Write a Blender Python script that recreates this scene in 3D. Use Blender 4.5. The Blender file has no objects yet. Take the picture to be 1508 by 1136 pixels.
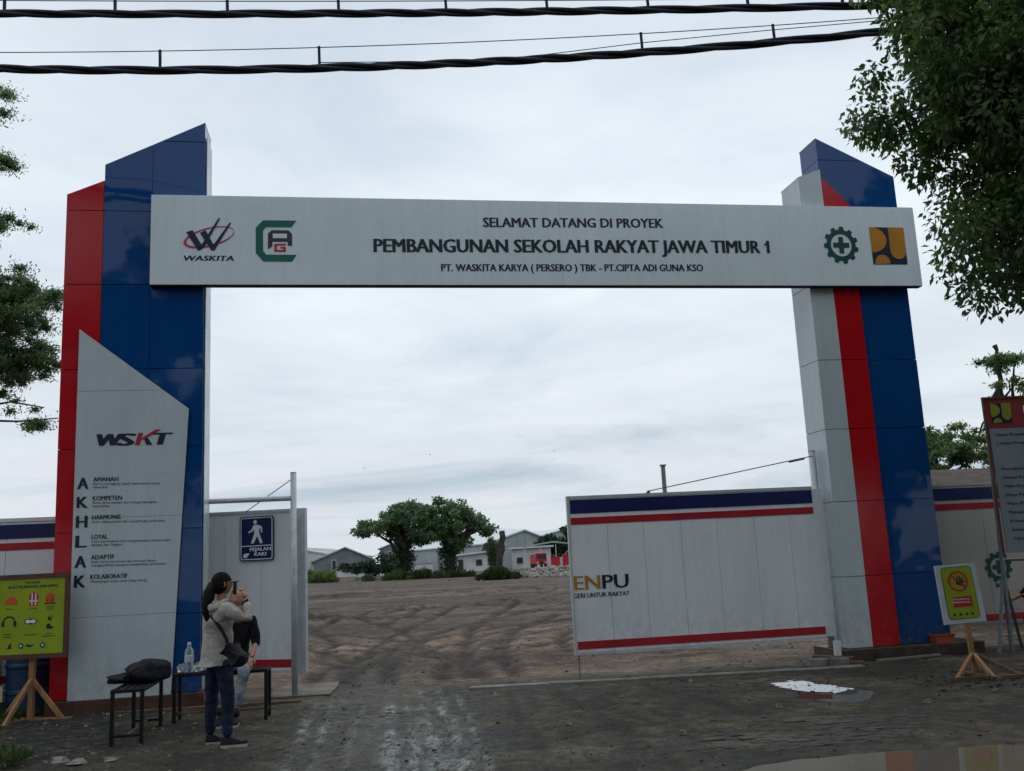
import bpy, bmesh, math, random
import numpy as np
from mathutils import Vector, Matrix
R = math.radians
PI = math.pi
rng = np.random.default_rng(7)
random.seed(7)
scene = bpy.context.scene
COL = scene.collection

# ------------------------------------------------------------------ camera
CAMH = 1.65
pitch, roll = R(10.26), R(2.79)
cam = bpy.data.cameras.new('camera')
cam.sensor_width = 36.0
cam.lens = 1412.0 / 1508.0 * 36.0
cam.clip_start, cam.clip_end = 0.05, 3000.0
co = bpy.data.objects.new('camera', cam)
COL.objects.link(co)
fw = Vector((0, math.cos(pitch), math.sin(pitch)))
r0 = Vector((1, 0, 0))
u0 = r0.cross(fw)
rr = math.cos(roll) * r0 - math.sin(roll) * u0
uu = math.cos(roll) * u0 + math.sin(roll) * r0
co.matrix_world = Matrix(((rr.x, uu.x, -fw.x, 0), (rr.y, uu.y, -fw.y, 0), (rr.z, uu.z, -fw.z, CAMH), (0, 0, 0, 1)))
scene.camera = co

# ------------------------------------------------------------------ world: overcast sky
SUN_EL, SUN_AZ = R(62), R(20)          # azimuth measured from +Y towards +X
world = bpy.data.worlds.new('World')
scene.world = world
world.use_nodes = True
wt = world.node_tree
wt.nodes.clear()
def wn(t, **k):
    n = wt.nodes.new(t)
    for a, b in k.items():
        setattr(n, a, b)
    return n
W_out = wn('ShaderNodeOutputWorld')
W_bg = wn('ShaderNodeBackground')
W_bg.inputs['Strength'].default_value = 0.10
W_sky = wn('ShaderNodeTexSky', sky_type='NISHITA', sun_disc=False, sun_elevation=SUN_EL, sun_rotation=SUN_AZ)
W_tc = wn('ShaderNodeTexCoord')
W_sep = wn('ShaderNodeSeparateXYZ')
wt.links.new(W_tc.outputs['Generated'], W_sep.inputs[0])
def wmath(op, a, b=None, c=None):
    n = wn('ShaderNodeMath', operation=op)
    for i, v in enumerate((a, b, c)):
        if v is None:
            continue
        if isinstance(v, (int, float)):
            n.inputs[i].default_value = v
        else:
            wt.links.new(v, n.inputs[i])
    return n.outputs[0]
zc = wmath('MAXIMUM', W_sep.outputs['Z'], 0.0)
den = wmath('ADD', zc, 0.10)
cx = wmath('DIVIDE', W_sep.outputs['X'], den)
cy = wmath('DIVIDE', W_sep.outputs['Y'], den)
W_cmb = wn('ShaderNodeCombineXYZ')
wt.links.new(cx, W_cmb.inputs[0])
wt.links.new(cy, W_cmb.inputs[1])
def wnoise(scale, detail, rough, dist=0.0, off=0.0):
    n = wn('ShaderNodeTexNoise')
    n.inputs['Scale'].default_value = scale
    n.inputs['Detail'].default_value = detail
    n.inputs['Roughness'].default_value = rough
    n.inputs['Distortion'].default_value = dist
    m = wn('ShaderNodeMapping')
    m.inputs['Location'].default_value = (off, off * .7, off)
    wt.links.new(W_cmb.outputs[0], m.inputs[0])
    wt.links.new(m.outputs[0], n.inputs['Vector'])
    return n.outputs['Fac']
def wramp(fac, stops):
    n = wn('ShaderNodeValToRGB')
    while len(n.color_ramp.elements) < len(stops):
        n.color_ramp.elements.new(0.5)
    for e, (p, c) in zip(n.color_ramp.elements, stops):
        e.position = p
        e.color = (*c, 1)
    wt.links.new(fac, n.inputs[0])
    return n.outputs[0]
def wmix(f, a, b, mode='MIX'):
    n = wn('ShaderNodeMix', data_type='RGBA', blend_type=mode)
    for s, v in ((0, f), (6, a), (7, b)):
        if isinstance(v, (int, float)):
            n.inputs[s].default_value = v
        elif isinstance(v, tuple):
            n.inputs[s].default_value = (*v, 1)
        else:
            wt.links.new(v, n.inputs[s])
    return n.outputs[2]
n1 = wnoise(0.55, 6, 0.55, 0.4, 3.1)
n2 = wnoise(1.6, 5, 0.6, 0.3, 9.7)
base = wramp(n1, [(0.30, (6.2, 6.95, 7.75)), (0.50, (7.3, 8.05, 8.8)), (0.68, (8.2, 8.85, 9.5))])
fine = wramp(n2, [(0.34, (0.88, 0.905, 0.935)), (0.50, (.985, .985, .985)), (0.62, (1.04, 1.04, 1.03))])
clouds = wmix(1.0, base, fine, 'MULTIPLY')
# towards the horizon the cloud deck turns greyer and shows long darker layers
hz = wmath('SUBTRACT', 1.0, wmath('SMOOTH_MIN', wmath('MULTIPLY', zc, 3.3), 1.0, 0.2))
grey = wramp(wnoise(0.40, 5, 0.55, 0.8, 21.3), [(0.39, (2.9, 4.0, 4.8)), (0.46, (4.5, 5.25, 5.85)), (0.56, (6.5, 6.8, 7.2))])
clouds = wmix(wmath('MULTIPLY', hz, 0.85), clouds, grey)
thin = wramp(wnoise(0.8, 4, 0.5, 0.2, 40.0), [(0.55, (0, 0, 0)), (0.75, (1, 1, 1))])
allsky = wmix(wmath('MULTIPLY', thin, 0.10), clouds, W_sky.outputs[0])
wt.links.new(allsky, W_bg.inputs['Color'])
wt.links.new(W_bg.outputs[0], W_out.inputs[0])

sun = bpy.data.lights.new('sun', 'SUN')
sun.energy = 0.5
sun.angle = R(25)
sun.color = (1.0, 0.96, 0.9)
so = bpy.data.objects.new('sun', sun)
COL.objects.link(so)
sd = Vector((math.sin(SUN_AZ) * math.cos(SUN_EL), math.cos(SUN_AZ) * math.cos(SUN_EL), math.sin(SUN_EL)))
so.rotation_euler = sd.to_track_quat('Z', 'Y').to_euler()
so.location = (0, 0, 40)

scene.render.engine = 'CYCLES'
vs = scene.view_settings
vs.view_transform = 'Standard'
vs.look = 'None'
vs.exposure = 0.12
vs.gamma = 1.0
vs.use_curve_mapping = False

# ------------------------------------------------------------------ materials
def principled(name):
    m = bpy.data.materials.new(name)
    m.use_nodes = True
    nt = m.node_tree
    b = nt.nodes['Principled BSDF']
    return m, nt, b
def link(nt, a, b):
    nt.links.new(a, b)
def tex_noise(nt, scale, detail=4, rough=.55, vec=None, stretch=None, loc=None, dist=0.0):
    n = nt.nodes.new('ShaderNodeTexNoise')
    n.inputs['Scale'].default_value = scale
    n.inputs['Detail'].default_value = detail
    n.inputs['Roughness'].default_value = rough
    n.inputs['Distortion'].default_value = dist
    tc = nt.nodes.new('ShaderNodeTexCoord')
    src = tc.outputs['Object'] if vec is None else vec
    mp = nt.nodes.new('ShaderNodeMapping')
    if stretch:
        mp.inputs['Scale'].default_value = stretch
    if loc:
        mp.inputs['Location'].default_value = loc
    link(nt, src, mp.inputs[0])
    link(nt, mp.outputs[0], n.inputs['Vector'])
    return n.outputs['Fac']
def ramp(nt, fac, stops):
    n = nt.nodes.new('ShaderNodeValToRGB')
    while len(n.color_ramp.elements) < len(stops):
        n.color_ramp.elements.new(0.5)
    for e, (p, c) in zip(n.color_ramp.elements, stops):
        e.position = p
        e.color = (*c, 1) if isinstance(c, tuple) else (c, c, c, 1)
    link(nt, fac, n.inputs[0])
    return n.outputs[0]
def mixc(nt, f, a, b, mode='MIX'):
    n = nt.nodes.new('ShaderNodeMix')
    n.data_type = 'RGBA'
    n.blend_type = mode
    for s, v in ((0, f), (6, a), (7, b)):
        if isinstance(v, (int, float)):
            n.inputs[s].default_value = v
        elif isinstance(v, tuple):
            n.inputs[s].default_value = (*v, 1)
        else:
            link(nt, v, n.inputs[s])
    return n.outputs[2]
def bump(nt, b, h, strength, dist=0.01):
    n = nt.nodes.new('ShaderNodeBump')
    n.inputs['Strength'].default_value = strength
    n.inputs['Distance'].default_value = dist
    link(nt, h, n.inputs['Height'])
    link(nt, n.outputs[0], b.inputs['Normal'])
def mat(name, col, rough=.5, metal=0.0, var=.12, vscale=3.0, bmp=0.0, bscale=30, coat=0.0, dirt=0.0, bdist=.01, spec=.32, stretch=None):
    m, nt, b = principled(name)
    lo = tuple(c * (1 - var) for c in col)
    hi = tuple(min(1, c * (1 + var)) for c in col)
    c = ramp(nt, tex_noise(nt, vscale, 5, .6, stretch=stretch), [(0.35, lo), (0.65, hi)])
    if dirt:
        d = ramp(nt, tex_noise(nt, vscale * 2.3, 7, .7, loc=(4, 2, 9)), [(0.5, 0.0), (0.72, dirt)])
        c = mixc(nt, d, c, (0.10, 0.085, 0.065))
    link(nt, c, b.inputs['Base Color'])
    b.inputs['Metallic'].default_value = metal
    b.inputs['Specular IOR Level'].default_value = spec
    r = ramp(nt, tex_noise(nt, vscale * 1.7, 4, .6, loc=(1, 7, 3)), [(0.3, max(0, rough * .85)), (0.7, min(1, rough * 1.15))])
    link(nt, r, b.inputs['Roughness'])
    if coat:
        b.inputs['Coat Weight'].default_value = coat
        b.inputs['Coat Roughness'].default_value = .08
    if bmp:
        bump(nt, b, tex_noise(nt, bscale, 5, .6), bmp, bdist)
    return m
def panel_mat(name, col, rough=.18, wob=.25):
    # factory painted aluminium sheet: glossy, gently oil-canned, dust film near ground
    m, nt, b = principled(name)
    geo = nt.nodes.new('ShaderNodeNewGeometry')
    c = ramp(nt, tex_noise(nt, 1.3, 6, .65, vec=geo.outputs['Position'], stretch=(1, 1, .35)), [(0.3, tuple(x * .94 for x in col)), (0.7, tuple(min(1, x * 1.05) for x in col))])
    sp = nt.nodes.new('ShaderNodeSeparateXYZ')
    link(nt, geo.outputs['Position'], sp.inputs[0])
    mr = nt.nodes.new('ShaderNodeMapRange')
    mr.inputs[1].default_value = .2; mr.inputs[2].default_value = 1.1
    mr.inputs[3].default_value = .5; mr.inputs[4].default_value = 0.02
    link(nt, sp.outputs[2], mr.inputs[0])
    dn = ramp(nt, tex_noise(nt, 9, 8, .75, vec=geo.outputs['Position']), [(0.42, 0.0), (0.75, 1.0)])
    mul = nt.nodes.new('ShaderNodeMath'); mul.operation = 'MULTIPLY'
    link(nt, mr.outputs[0], mul.inputs[0]); link(nt, dn, mul.inputs[1])
    c = mixc(nt, mul.outputs[0], c, (0.13, 0.11, 0.085))
    st_ = ramp(nt, tex_noise(nt, 3.0, 6, .7, vec=geo.outputs['Position'], stretch=(5, 5, .22), loc=(5, 1, 2)), [(0.40, (.80, .80, .79)), (0.56, (1.02, 1.02, 1.02))])
    c = mixc(nt, .22, c, st_, 'MULTIPLY')
    link(nt, c, b.inputs['Base Color'])
    r = ramp(nt, tex_noise(nt, 2.2, 6, .6, vec=geo.outputs['Position'], loc=(3, 3, 3)), [(0.3, rough * .7), (0.75, rough * 1.6)])
    link(nt, r, b.inputs['Roughness'])
    b.inputs['Specular IOR Level'].default_value = .34
    bump(nt, b, tex_noise(nt, 1.1, 2, .4, vec=geo.outputs['Position']), wob, .03)
    return m
M = {}
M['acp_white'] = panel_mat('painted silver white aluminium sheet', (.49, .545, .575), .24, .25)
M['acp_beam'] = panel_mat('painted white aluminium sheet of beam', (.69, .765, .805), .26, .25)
M['acp_blue'] = panel_mat('painted blue aluminium sheet', (.003, .055, .20), .045, .55)
M['acp_red'] = panel_mat('painted red aluminium sheet', (.46, .006, .012), .14, .25)
M['core'] = mat('dark joint sealant', (.02, .022, .026), .7)
M['seal'] = mat('pale joint sealant', (.42, .44, .46), .6)
M['plinth'] = mat('brown ceramic plinth', (.075, .032, .024), .35, var=.3, vscale=5, bmp=.2, dirt=.6)
M['plinth_dark'] = mat('muddy brown plinth', (.045, .028, .022), .5, var=.35, vscale=5, bmp=.3, dirt=.7)
M['navy_print'] = mat('navy print', (.007, .012, .05), .45)
M['black_print'] = mat('dark grey print', (.012, .02, .032), .45)
M['red_print'] = mat('red print', (.45, .015, .03), .45)
M['green_print'] = mat('green print', (.006, .12, .085), .45)
M['darkgreen_print'] = mat('dark green print', (.004, .06, .05), .45)
M['grey_print'] = mat('charcoal print', (.035, .04, .045), .45)
M['gold_print'] = mat('gold print', (.42, .2, .02), .45)
M['orange_print'] = mat('orange yellow print', (.5, .2, .01), .45)
M['white_print'] = mat('white print', (.7, .72, .74), .45)
M['pink_print'] = mat('pink print', (.5, .04, .09), .45)
M['sandwich'] = panel_mat('off white sandwich panel', (.68, .715, .735), .38, .14)
M['sandwich_cream'] = panel_mat('cream sandwich panel', (.42, .39, .35), .42, .14)
M['stripe_blue'] = mat('navy stripe paint', (.008, .015, .085), .35)
M['stripe_red'] = mat('red stripe paint', (.36, .012, .022), .35)
M['galv'] = mat('white galvanised pipe', (.50, .52, .54), .38, metal=.25, var=.12, vscale=8)
M['steel'] = mat('grey steel', (.16, .18, .19), .45, metal=.5, var=.2, vscale=6, dirt=.2)
M['black_steel'] = mat('black painted steel', (.009, .009, .010), .5, var=.3, vscale=14, dirt=.3, spec=.2)
M['wood'] = mat('raw pine timber', (.30, .16, .07), .7, var=.3, vscale=7, bmp=.3, bscale=60, stretch=(1, 1, .15), dirt=.3)
M['wood_dark'] = mat('weathered timber', (.13, .085, .055), .8, var=.35, vscale=7, bmp=.4, bscale=50, dirt=.4)
M['frame_brown'] = mat('brown timber frame', (.10, .045, .03), .6, var=.25, vscale=9)
M['yellow_sheet'] = mat('yellow green printed banner', (.28, .35, .010), .42, var=.12, vscale=2.5, bmp=.25, bscale=3)
M['white_board'] = mat('white plastic board', (.50, .54, .58), .4, var=.06)
M['sign_blue'] = mat('sign blue', (.006, .012, .075), .3)
M['concrete'] = mat('grey concrete', (.20, .19, .17), .85, var=.25, vscale=4, bmp=.5, bscale=25, dirt=.5)
M['brick'] = mat('grey paving brick', (.048, .045, .039), .8, var=.4, vscale=6, bmp=.5, bscale=40, dirt=.7)
M['stone'] = mat('stone', (.16, .145, .125), .85, var=.4, vscale=8, bmp=.5, bscale=30)
M['stone_dark'] = mat('dark clod', (.035, .028, .022), .9, var=.4, vscale=8, bmp=.5, bscale=30)
M['rubble'] = mat('pale rubble', (.30, .28, .25), .9, var=.45, vscale=1.2)
M['cable'] = mat('black cable sheath', (.022, .026, .038), .75, var=.2)
M['wire'] = mat('steel wire', (.06, .065, .07), .5, metal=.4)
M['bark'] = mat('bark', (.045, .038, .030), .9, var=.4, vscale=6, bmp=.8, bscale=25, stretch=(1, 1, .3))
M['barrel'] = mat('blue plastic drum', (.01, .045, .11), .38, var=.25, vscale=3, dirt=.3)
M['terracotta'] = mat('terracotta plastic', (.36, .075, .03), .5, dirt=.2)
M['black_cloth'] = mat('black bag cloth', (.011, .011, .014), .75, var=.35, vscale=9, bmp=1.0, bscale=11, bdist=.05, spec=.2)
M['skin'] = mat('skin', (.36, .18, .11), .5, var=.08, vscale=12)
M['hair'] = mat('black hair', (.007, .005, .005), .55, var=.3, vscale=30, stretch=(1, 1, .1), bmp=1.0, bscale=45, bdist=.02, spec=.15)
M['hoodie'] = mat('pale grey hoodie cloth', (.38, .355, .32), .9, var=.16, vscale=7, bmp=1.0, bscale=8, bdist=.06, stretch=(1, 1, .45))
M['jeans'] = mat('dark blue denim', (.009, .017, .045), .8, var=.5, vscale=5, bmp=.9, bscale=12, bdist=.05, stretch=(1, 1, .5))
M['jeans_light'] = mat('washed pale denim', (.21, .25, .29), .85, var=.5, vscale=8, bmp=.9, bscale=12, bdist=.05)
M['black_top'] = mat('black knit top', (.010, .009, .012), .9, var=.3, vscale=8, bmp=.9, bscale=10, bdist=.05, spec=.12)
M['shoe'] = mat('black canvas shoe', (.012, .012, .014), .7, var=.3)
M['sole'] = mat('off white rubber sole', (.42, .40, .36), .6, dirt=.4)
M['phone'] = mat('black phone', (.01, .01, .012), .2)
M['white_plastic'] = mat('white plastic', (.6, .6, .6), .4)
M['roof_brown'] = mat('rusty corrugated roof', (.075, .05, .04), .75, var=.4, vscale=2.5)
M['wall_grey'] = mat('grey blue metal cladding', (.16, .19, .205), .6, var=.2, vscale=.4)
M['wall_silver'] = mat('pale metal cladding', (.36, .40, .41), .5, var=.1, vscale=.3)
M['roof_silver'] = mat('silver metal roof', (.62, .64, .66), .4, var=.08, vscale=.3)
M['roof_grey'] = mat('weathered grey roof', (.36, .36, .38), .6, var=.3, vscale=.25, stretch=(3, .3, 1))
M['wall_white'] = mat('white plastered wall', (.55, .56, .56), .8, var=.12, vscale=.4, dirt=.2)
M['dark_glass'] = mat('dark opening', (.03, .035, .04), .3)
M['truck_red'] = mat('red painted metal', (.48, .02, .03), .4, var=.1, dirt=.2)
M['canopy_sheet'] = mat('pale green canopy sheet', (.38, .48, .42), .4, var=.1, vscale=.4)
M['orange'] = mat('orange plastic', (.55, .1, .02), .5)

def clear_mat(name, tint, rough=.08):
    m, nt, b = principled(name)
    b.inputs['Base Color'].default_value = (*tint, 1)
    b.inputs['Transmission Weight'].default_value = .85
    b.inputs['Roughness'].default_value = rough
    b.inputs['IOR'].default_value = 1.2
    return m
M['clear'] = clear_mat('clear plastic bottle', (.85, .9, .95))
M['thinbag'] = clear_mat('clear plastic bag', (.8, .83, .85), .35)

def leaf_mat(name, dark, light, trans=.3):
    m, nt, b = principled(name)
    at = nt.nodes.new('ShaderNodeAttribute')
    at.attribute_name = 'v'
    c = ramp(nt, at.outputs['Fac'], [(0.0, dark), (0.6, tuple((a + c_) / 2 for a, c_ in zip(dark, light))), (1.0, light)])
    link(nt, c, b.inputs['Base Color'])
    b.inputs['Roughness'].default_value = .5
    b.inputs['Specular IOR Level'].default_value = .35
    tr = nt.nodes.new('ShaderNodeBsdfTranslucent')
    link(nt, c, tr.inputs[0])
    mx = nt.nodes.new('ShaderNodeMixShader')
    mx.inputs[0].default_value = trans
    link(nt, b.outputs[0], mx.inputs[1])
    link(nt, tr.outputs[0], mx.inputs[2])
    out = [n for n in nt.nodes if n.type == 'OUTPUT_MATERIAL'][0]
    link(nt, mx.outputs[0], out.inputs[0])
    return m
M['leaf_dark'] = leaf_mat('dark glossy leaves', (.042, .078, .03), (.24, .36, .10), .5)
M['leaf_fine'] = leaf_mat('fine feathery leaves', (.075, .13, .055), (.25, .33, .15), .55)
M['leaf_field'] = leaf_mat('field tree leaves', (.06, .115, .055), (.20, .31, .14), .5)
M['leaf_light'] = leaf_mat('light feathery leaves', (.06, .12, .04), (.22, .32, .12), .5)
M['leaf_far'] = leaf_mat('far tree leaves', (.022, .045, .03), (.06, .11, .055))
M['leaf_ivy'] = leaf_mat('creeper leaves', (.015, .04, .012), (.06, .12, .03))
M['grass_yellow'] = leaf_mat('yellow green scrub', (.06, .10, .025), (.20, .26, .08))
M['grass'] = leaf_mat('green weeds', (.03, .06, .018), (.12, .17, .05))

# ------------------------------------------------------------------ mesh helpers
class MB:
    def __init__(s):
        s.v, s.f = [], []
    def add(s, vs, fs):
        o = len(s.v)
        s.v += [tuple(v) for v in vs]
        s.f += [tuple(i + o for i in f) for f in fs]
        return s
    def box(s, x0, x1, y0, y1, z0, z1):
        return s.add([(x0, y0, z0), (x1, y0, z0), (x1, y1, z0), (x0, y1, z0), (x0, y0, z1), (x1, y0, z1), (x1, y1, z1), (x0, y1, z1)],
                     [(0, 3, 2, 1), (4, 5, 6, 7), (0, 1, 5, 4), (1, 2, 6, 5), (2, 3, 7, 6), (3, 0, 4, 7)])
    def bar(s, a, b, w, h=None, up=(0, 0, 1)):
        h = h or w
        a, b = Vector(a), Vector(b)
        d = (b - a).normalized()
        up = Vector(up)
        if abs(d.dot(up)) > .98:
            up = Vector((0, 1, 0))
        sx = d.cross(up).normalized() * w / 2
        sy = sx.cross(d).normalized() * h / 2
        return s.add([a - sx - sy, a + sx - sy, a + sx + sy, a - sx + sy, b - sx - sy, b + sx - sy, b + sx + sy, b - sx + sy],
                     [(0, 1, 2, 3), (4, 7, 6, 5), (0, 4, 5, 1), (1, 5, 6, 2), (2, 6, 7, 3), (3, 7, 4, 0)])
    def tube(s, pts, rad, n=8, cap=True):
        pts = [Vector(p) for p in pts]
        if not hasattr(rad, '__len__'):
            rad = [rad] * len(pts)
        o = len(s.v)
        prev = None
        for i, p in enumerate(pts):
            d = (pts[min(i + 1, len(pts) - 1)] - pts[max(i - 1, 0)]).normalized()
            if prev is None:
                ref = Vector((0, 0, 1)) if abs(d.z) < .9 else Vector((1, 0, 0))
                sx = d.cross(ref).normalized()
            else:
                sx = (prev - d * prev.dot(d)).normalized()
            prev = sx
            sy = d.cross(sx)
            for k in range(n):
                a = 2 * PI * k / n
                s.v.append(tuple(p + (sx * math.cos(a) + sy * math.sin(a)) * rad[i]))
        for i in range(len(pts) - 1):
            for k in range(n):
                k2 = (k + 1) % n
                s.f.append((o + i * n + k, o + i * n + k2, o + (i + 1) * n + k2, o + (i + 1) * n + k))
        if cap:
            s.f.append(tuple(o + k for k in range(n))[::-1])
            s.f.append(tuple(o + (len(pts) - 1) * n + k for k in range(n)))
        return s
    def plate(s, poly, y0, y1):
        # polygon in x,z extruded along y (y0 is the face towards the camera)
        n = len(poly)
        a = sum(poly[i][0] * poly[(i + 1) % n][1] - poly[(i + 1) % n][0] * poly[i][1] for i in range(n))
        if a < 0:
            poly = poly[::-1]
        vs_ = [(p[0], y0, p[1]) for p in poly] + [(p[0], y1, p[1]) for p in poly]
        fs = [tuple(range(n)), tuple(range(2 * n - 1, n - 1, -1))]
        for i in range(n):
            j = (i + 1) % n
            fs.append((i, i + n, j + n, j))
        return s.add(vs_, fs)
    def lathe(s, prof, c=(0, 0, 0), n=20):
        o = len(s.v)
        for r_, z in prof:
            for k in range(n):
                a = 2 * PI * k / n
                s.v.append((c[0] + r_ * math.cos(a), c[1] + r_ * math.sin(a), c[2] + z))
        for i in range(len(prof) - 1):
            for k in range(n):
                k2 = (k + 1) % n
                s.f.append((o + i * n + k, o + i * n + k2, o + (i + 1) * n + k2, o + (i + 1) * n + k))
        s.f.append(tuple(o + k for k in range(n))[::-1])
        s.f.append(tuple(o + (len(prof) - 1) * n + k for k in range(n)))
        return s
    def ring(s, outer, inner, y0, y1):
        n = len(outer)
        vs_ = [(p[0], y0, p[1]) for p in outer] + [(p[0], y0, p[1]) for p in inner] + [(p[0], y1, p[1]) for p in outer] + [(p[0], y1, p[1]) for p in inner]
        fs = []
        for i in range(n):
            j = (i + 1) % n
            fs += [(i, j, n + j, n + i), (2 * n + i, 3 * n + i, 3 * n + j, 2 * n + j), (i, 2 * n + i, 2 * n + j, j), (n + i, n + j, 3 * n + j, 3 * n + i)]
        return s.add(vs_, fs)
    def build(s, name, m, parent=None, smooth=False, bevel=0.0):
        me = bpy.data.meshes.new(name)
        me.from_pydata(s.v, [], s.f)
        me.materials.append(m)
        if bevel:
            bm = bmesh.new()
            bm.from_mesh(me)
            bmesh.ops.bevel(bm, geom=bm.edges[:], offset=bevel, segments=1, affect='EDGES', clamp_overlap=True)
            bm.to_mesh(me)
            bm.free()
        if smooth:
            me.polygons.foreach_set('use_smooth', [True] * len(me.polygons))
        me.update()
        o = bpy.data.objects.new(name, me)
        COL.objects.link(o)
        if parent:
            o.parent = parent
        return o
def tag(o, label=None, cat=None, group=None, kind=None):
    if label: o['label'] = label
    if cat: o['category'] = cat
    if group: o['group'] = group
    if kind: o['kind'] = kind
    return o
def empty(name, loc=(0, 0, 0), rz=0.0, label=None, cat=None, group=None):
    o = bpy.data.objects.new(name, None)
    o.empty_display_size = .2
    COL.objects.link(o)
    o.location = loc
    o.rotation_euler = (0, 0, rz)
    return tag(o, label, cat, group)
def copy_tree(o, parent=None):
    c = o.copy()
    COL.objects.link(c)
    if parent: c.parent = parent
    for ch in [x for x in o.children]:
        copy_tree(ch, c)
    return c
_tc = {}
def text(parent, s, x0, x1, z0, z1, y, m, bold=.012, shear=0.0, tilt=0.0, name='lettering', cap=None, t=.002):
    """flat letters facing -y of the parent; z0..z1 is the capital height, x0..x1 the line's width"""
    cu = bpy.data.curves.new('txt', 'FONT')
    cu.body = s
    cu.resolution_u = 2
    cu.offset = 0.0
    cu.extrude = 0.0
    ob = bpy.data.objects.new('txt', cu)
    COL.objects.link(ob)
    dg = bpy.context.evaluated_depsgraph_get()
    me = bpy.data.meshes.new_from_object(ob.evaluated_get(dg))
    bpy.data.objects.remove(ob)
    bpy.data.curves.remove(cu)
    n = len(me.vertices)
    co_ = np.empty(n * 3)
    me.vertices.foreach_get('co', co_)
    co_ = co_.reshape(-1, 3)
    mn, mx = co_.min(0), co_.max(0)
    caph = .729 if cap is None else cap
    X = (co_[:, 0] - mn[0]) / (mx[0] - mn[0])
    Z = co_[:, 1] / caph
    zz = z0 + Z * (z1 - z0)
    xx = x0 + X * (x1 - x0) + shear * (zz - z0)
    zz = zz + tilt * (xx - x0)
    out = np.stack([xx, np.full(n, y - t), zz], -1)
    fs = [tuple(p.vertices) for p in me.polygons]
    bpy.data.meshes.remove(me)
    mb = MB()
    bw = bold * 1.15 * (z1 - z0) / caph
    for k_, dx in enumerate((0, -bw, bw) if bold >= .02 else (0,)):
        o2 = out.copy(); o2[:, 0] += dx; o2[:, 1] -= .00025 * k_
        mb.add(o2.tolist(), fs)
    o = mb.build(name, m, parent)
    return o
def circ(cx_, cz_, rx, rz=None, n=32, a0=0, a1=2 * PI, closed=True, tilt=0):
    rz = rz or rx
    k = n if closed else n + 1
    P = []
    for i in range(k):
        a = a0 + (a1 - a0) * i / n
        x, z = rx * math.cos(a), rz * math.sin(a)
        P.append((cx_ + x * math.cos(tilt) - z * math.sin(tilt), cz_ + x * math.sin(tilt) + z * math.cos(tilt)))
    return P
def rrect(x0, x1, z0, z1, r, n=5):
    P = []
    for (cx_, cz_, a) in ((x1 - r, z1 - r, 0), (x0 + r, z1 - r, PI / 2), (x0 + r, z0 + r, PI), (x1 - r, z0 + r, 3 * PI / 2)):
        for i in range(n + 1):
            b = a + PI / 2 * i / n
            P.append((cx_ + r * math.cos(b), cz_ + r * math.sin(b)))
    return P
def clip(poly, nx, nz, d):
    """keep the part of the polygon with nx*x+nz*z<=d"""
    out = []
    for i in range(len(poly)):
        a, b = poly[i], poly[(i + 1) % len(poly)]
        fa, fb = nx * a[0] + nz * a[1] - d, nx * b[0] + nz * b[1] - d
        if fa <= 0: out.append(a)
        if (fa < 0 < fb) or (fb < 0 < fa):
            t = fa / (fa - fb)
            out.append((a[0] + t * (b[0] - a[0]), a[1] + t * (b[1] - a[1])))
    return out

# value noise for terrain
_perm = rng.random((256, 256))
def vnoise(x, y, seed=0):
    x = x + seed * 17.13; y = y + seed * 9.71
    xi, yi = np.floor(x).astype(int), np.floor(y).astype(int)
    xf, yf = x - xi, y - yi
    u, v = xf * xf * (3 - 2 * xf), yf * yf * (3 - 2 * yf)
    g = lambda a, b: _perm[a & 255, b & 255]
    return (g(xi, yi) * (1 - u) + g(xi + 1, yi) * u) * (1 - v) + (g(xi, yi + 1) * (1 - u) + g(xi + 1, yi + 1) * u) * v - .5
def fbm(x, y, o=4, seed=0):
    s, a = 0, 1
    for i in range(o):
        s = s + a * vnoise(x * 2 ** i, y * 2 ** i, seed + i)
        a *= .5
    return s
def sstep(a, b, x):
    t = np.clip((x - a) / (b - a), 0, 1)
    return t * t * (3 - 2 * t)

# ------------------------------------------------------------------ arch frame of reference
AZ = R(10.15)
AO = (-4.955, 12.43)
AD = (math.cos(AZ), math.sin(AZ))
AN = (-AD[1], AD[0])
def arch(s, n, z=0.0):
    return (AO[0] + s * AD[0] + n * AN[0], AO[1] + s * AD[1] + n * AN[1], z)

# ------------------------------------------------------------------ ground
def arch_n(X, Y):
    return (X - AO[0]) * AN[0] + (Y - AO[1]) * AN[1]
def arch_s(X, Y):
    return (X - AO[0]) * AD[0] + (Y - AO[1]) * AD[1]
def puddle_small(X, Y):
    e = np.sqrt(((X - 3.45 + .15 * (Y - 11.3)) / .46) ** 2 + ((Y - 11.25) / .62) ** 2)
    return e + .45 * fbm(X * 3.2, Y * 3.2, 4, 5)
def puddle_big(X, Y):
    e = np.sqrt(((X - 3.5) / 2.55) ** 2 + ((Y - 7.0) / 1.18) ** 2)
    return e + .10 * fbm(X * 2.1, Y * 2.1, 4, 8)
ARCS = [(7.5, 2.2, 0), (10, 5.6, 1.6), (14, 1.8, -.4), (22, 4.4, .3), (34, 2.0, .6), (70, 2.2, 0), (-22, 1.6, .2), (-11, 2.2, 0), (-40, 6, -1.0), (18, 14, -3)]
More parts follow.
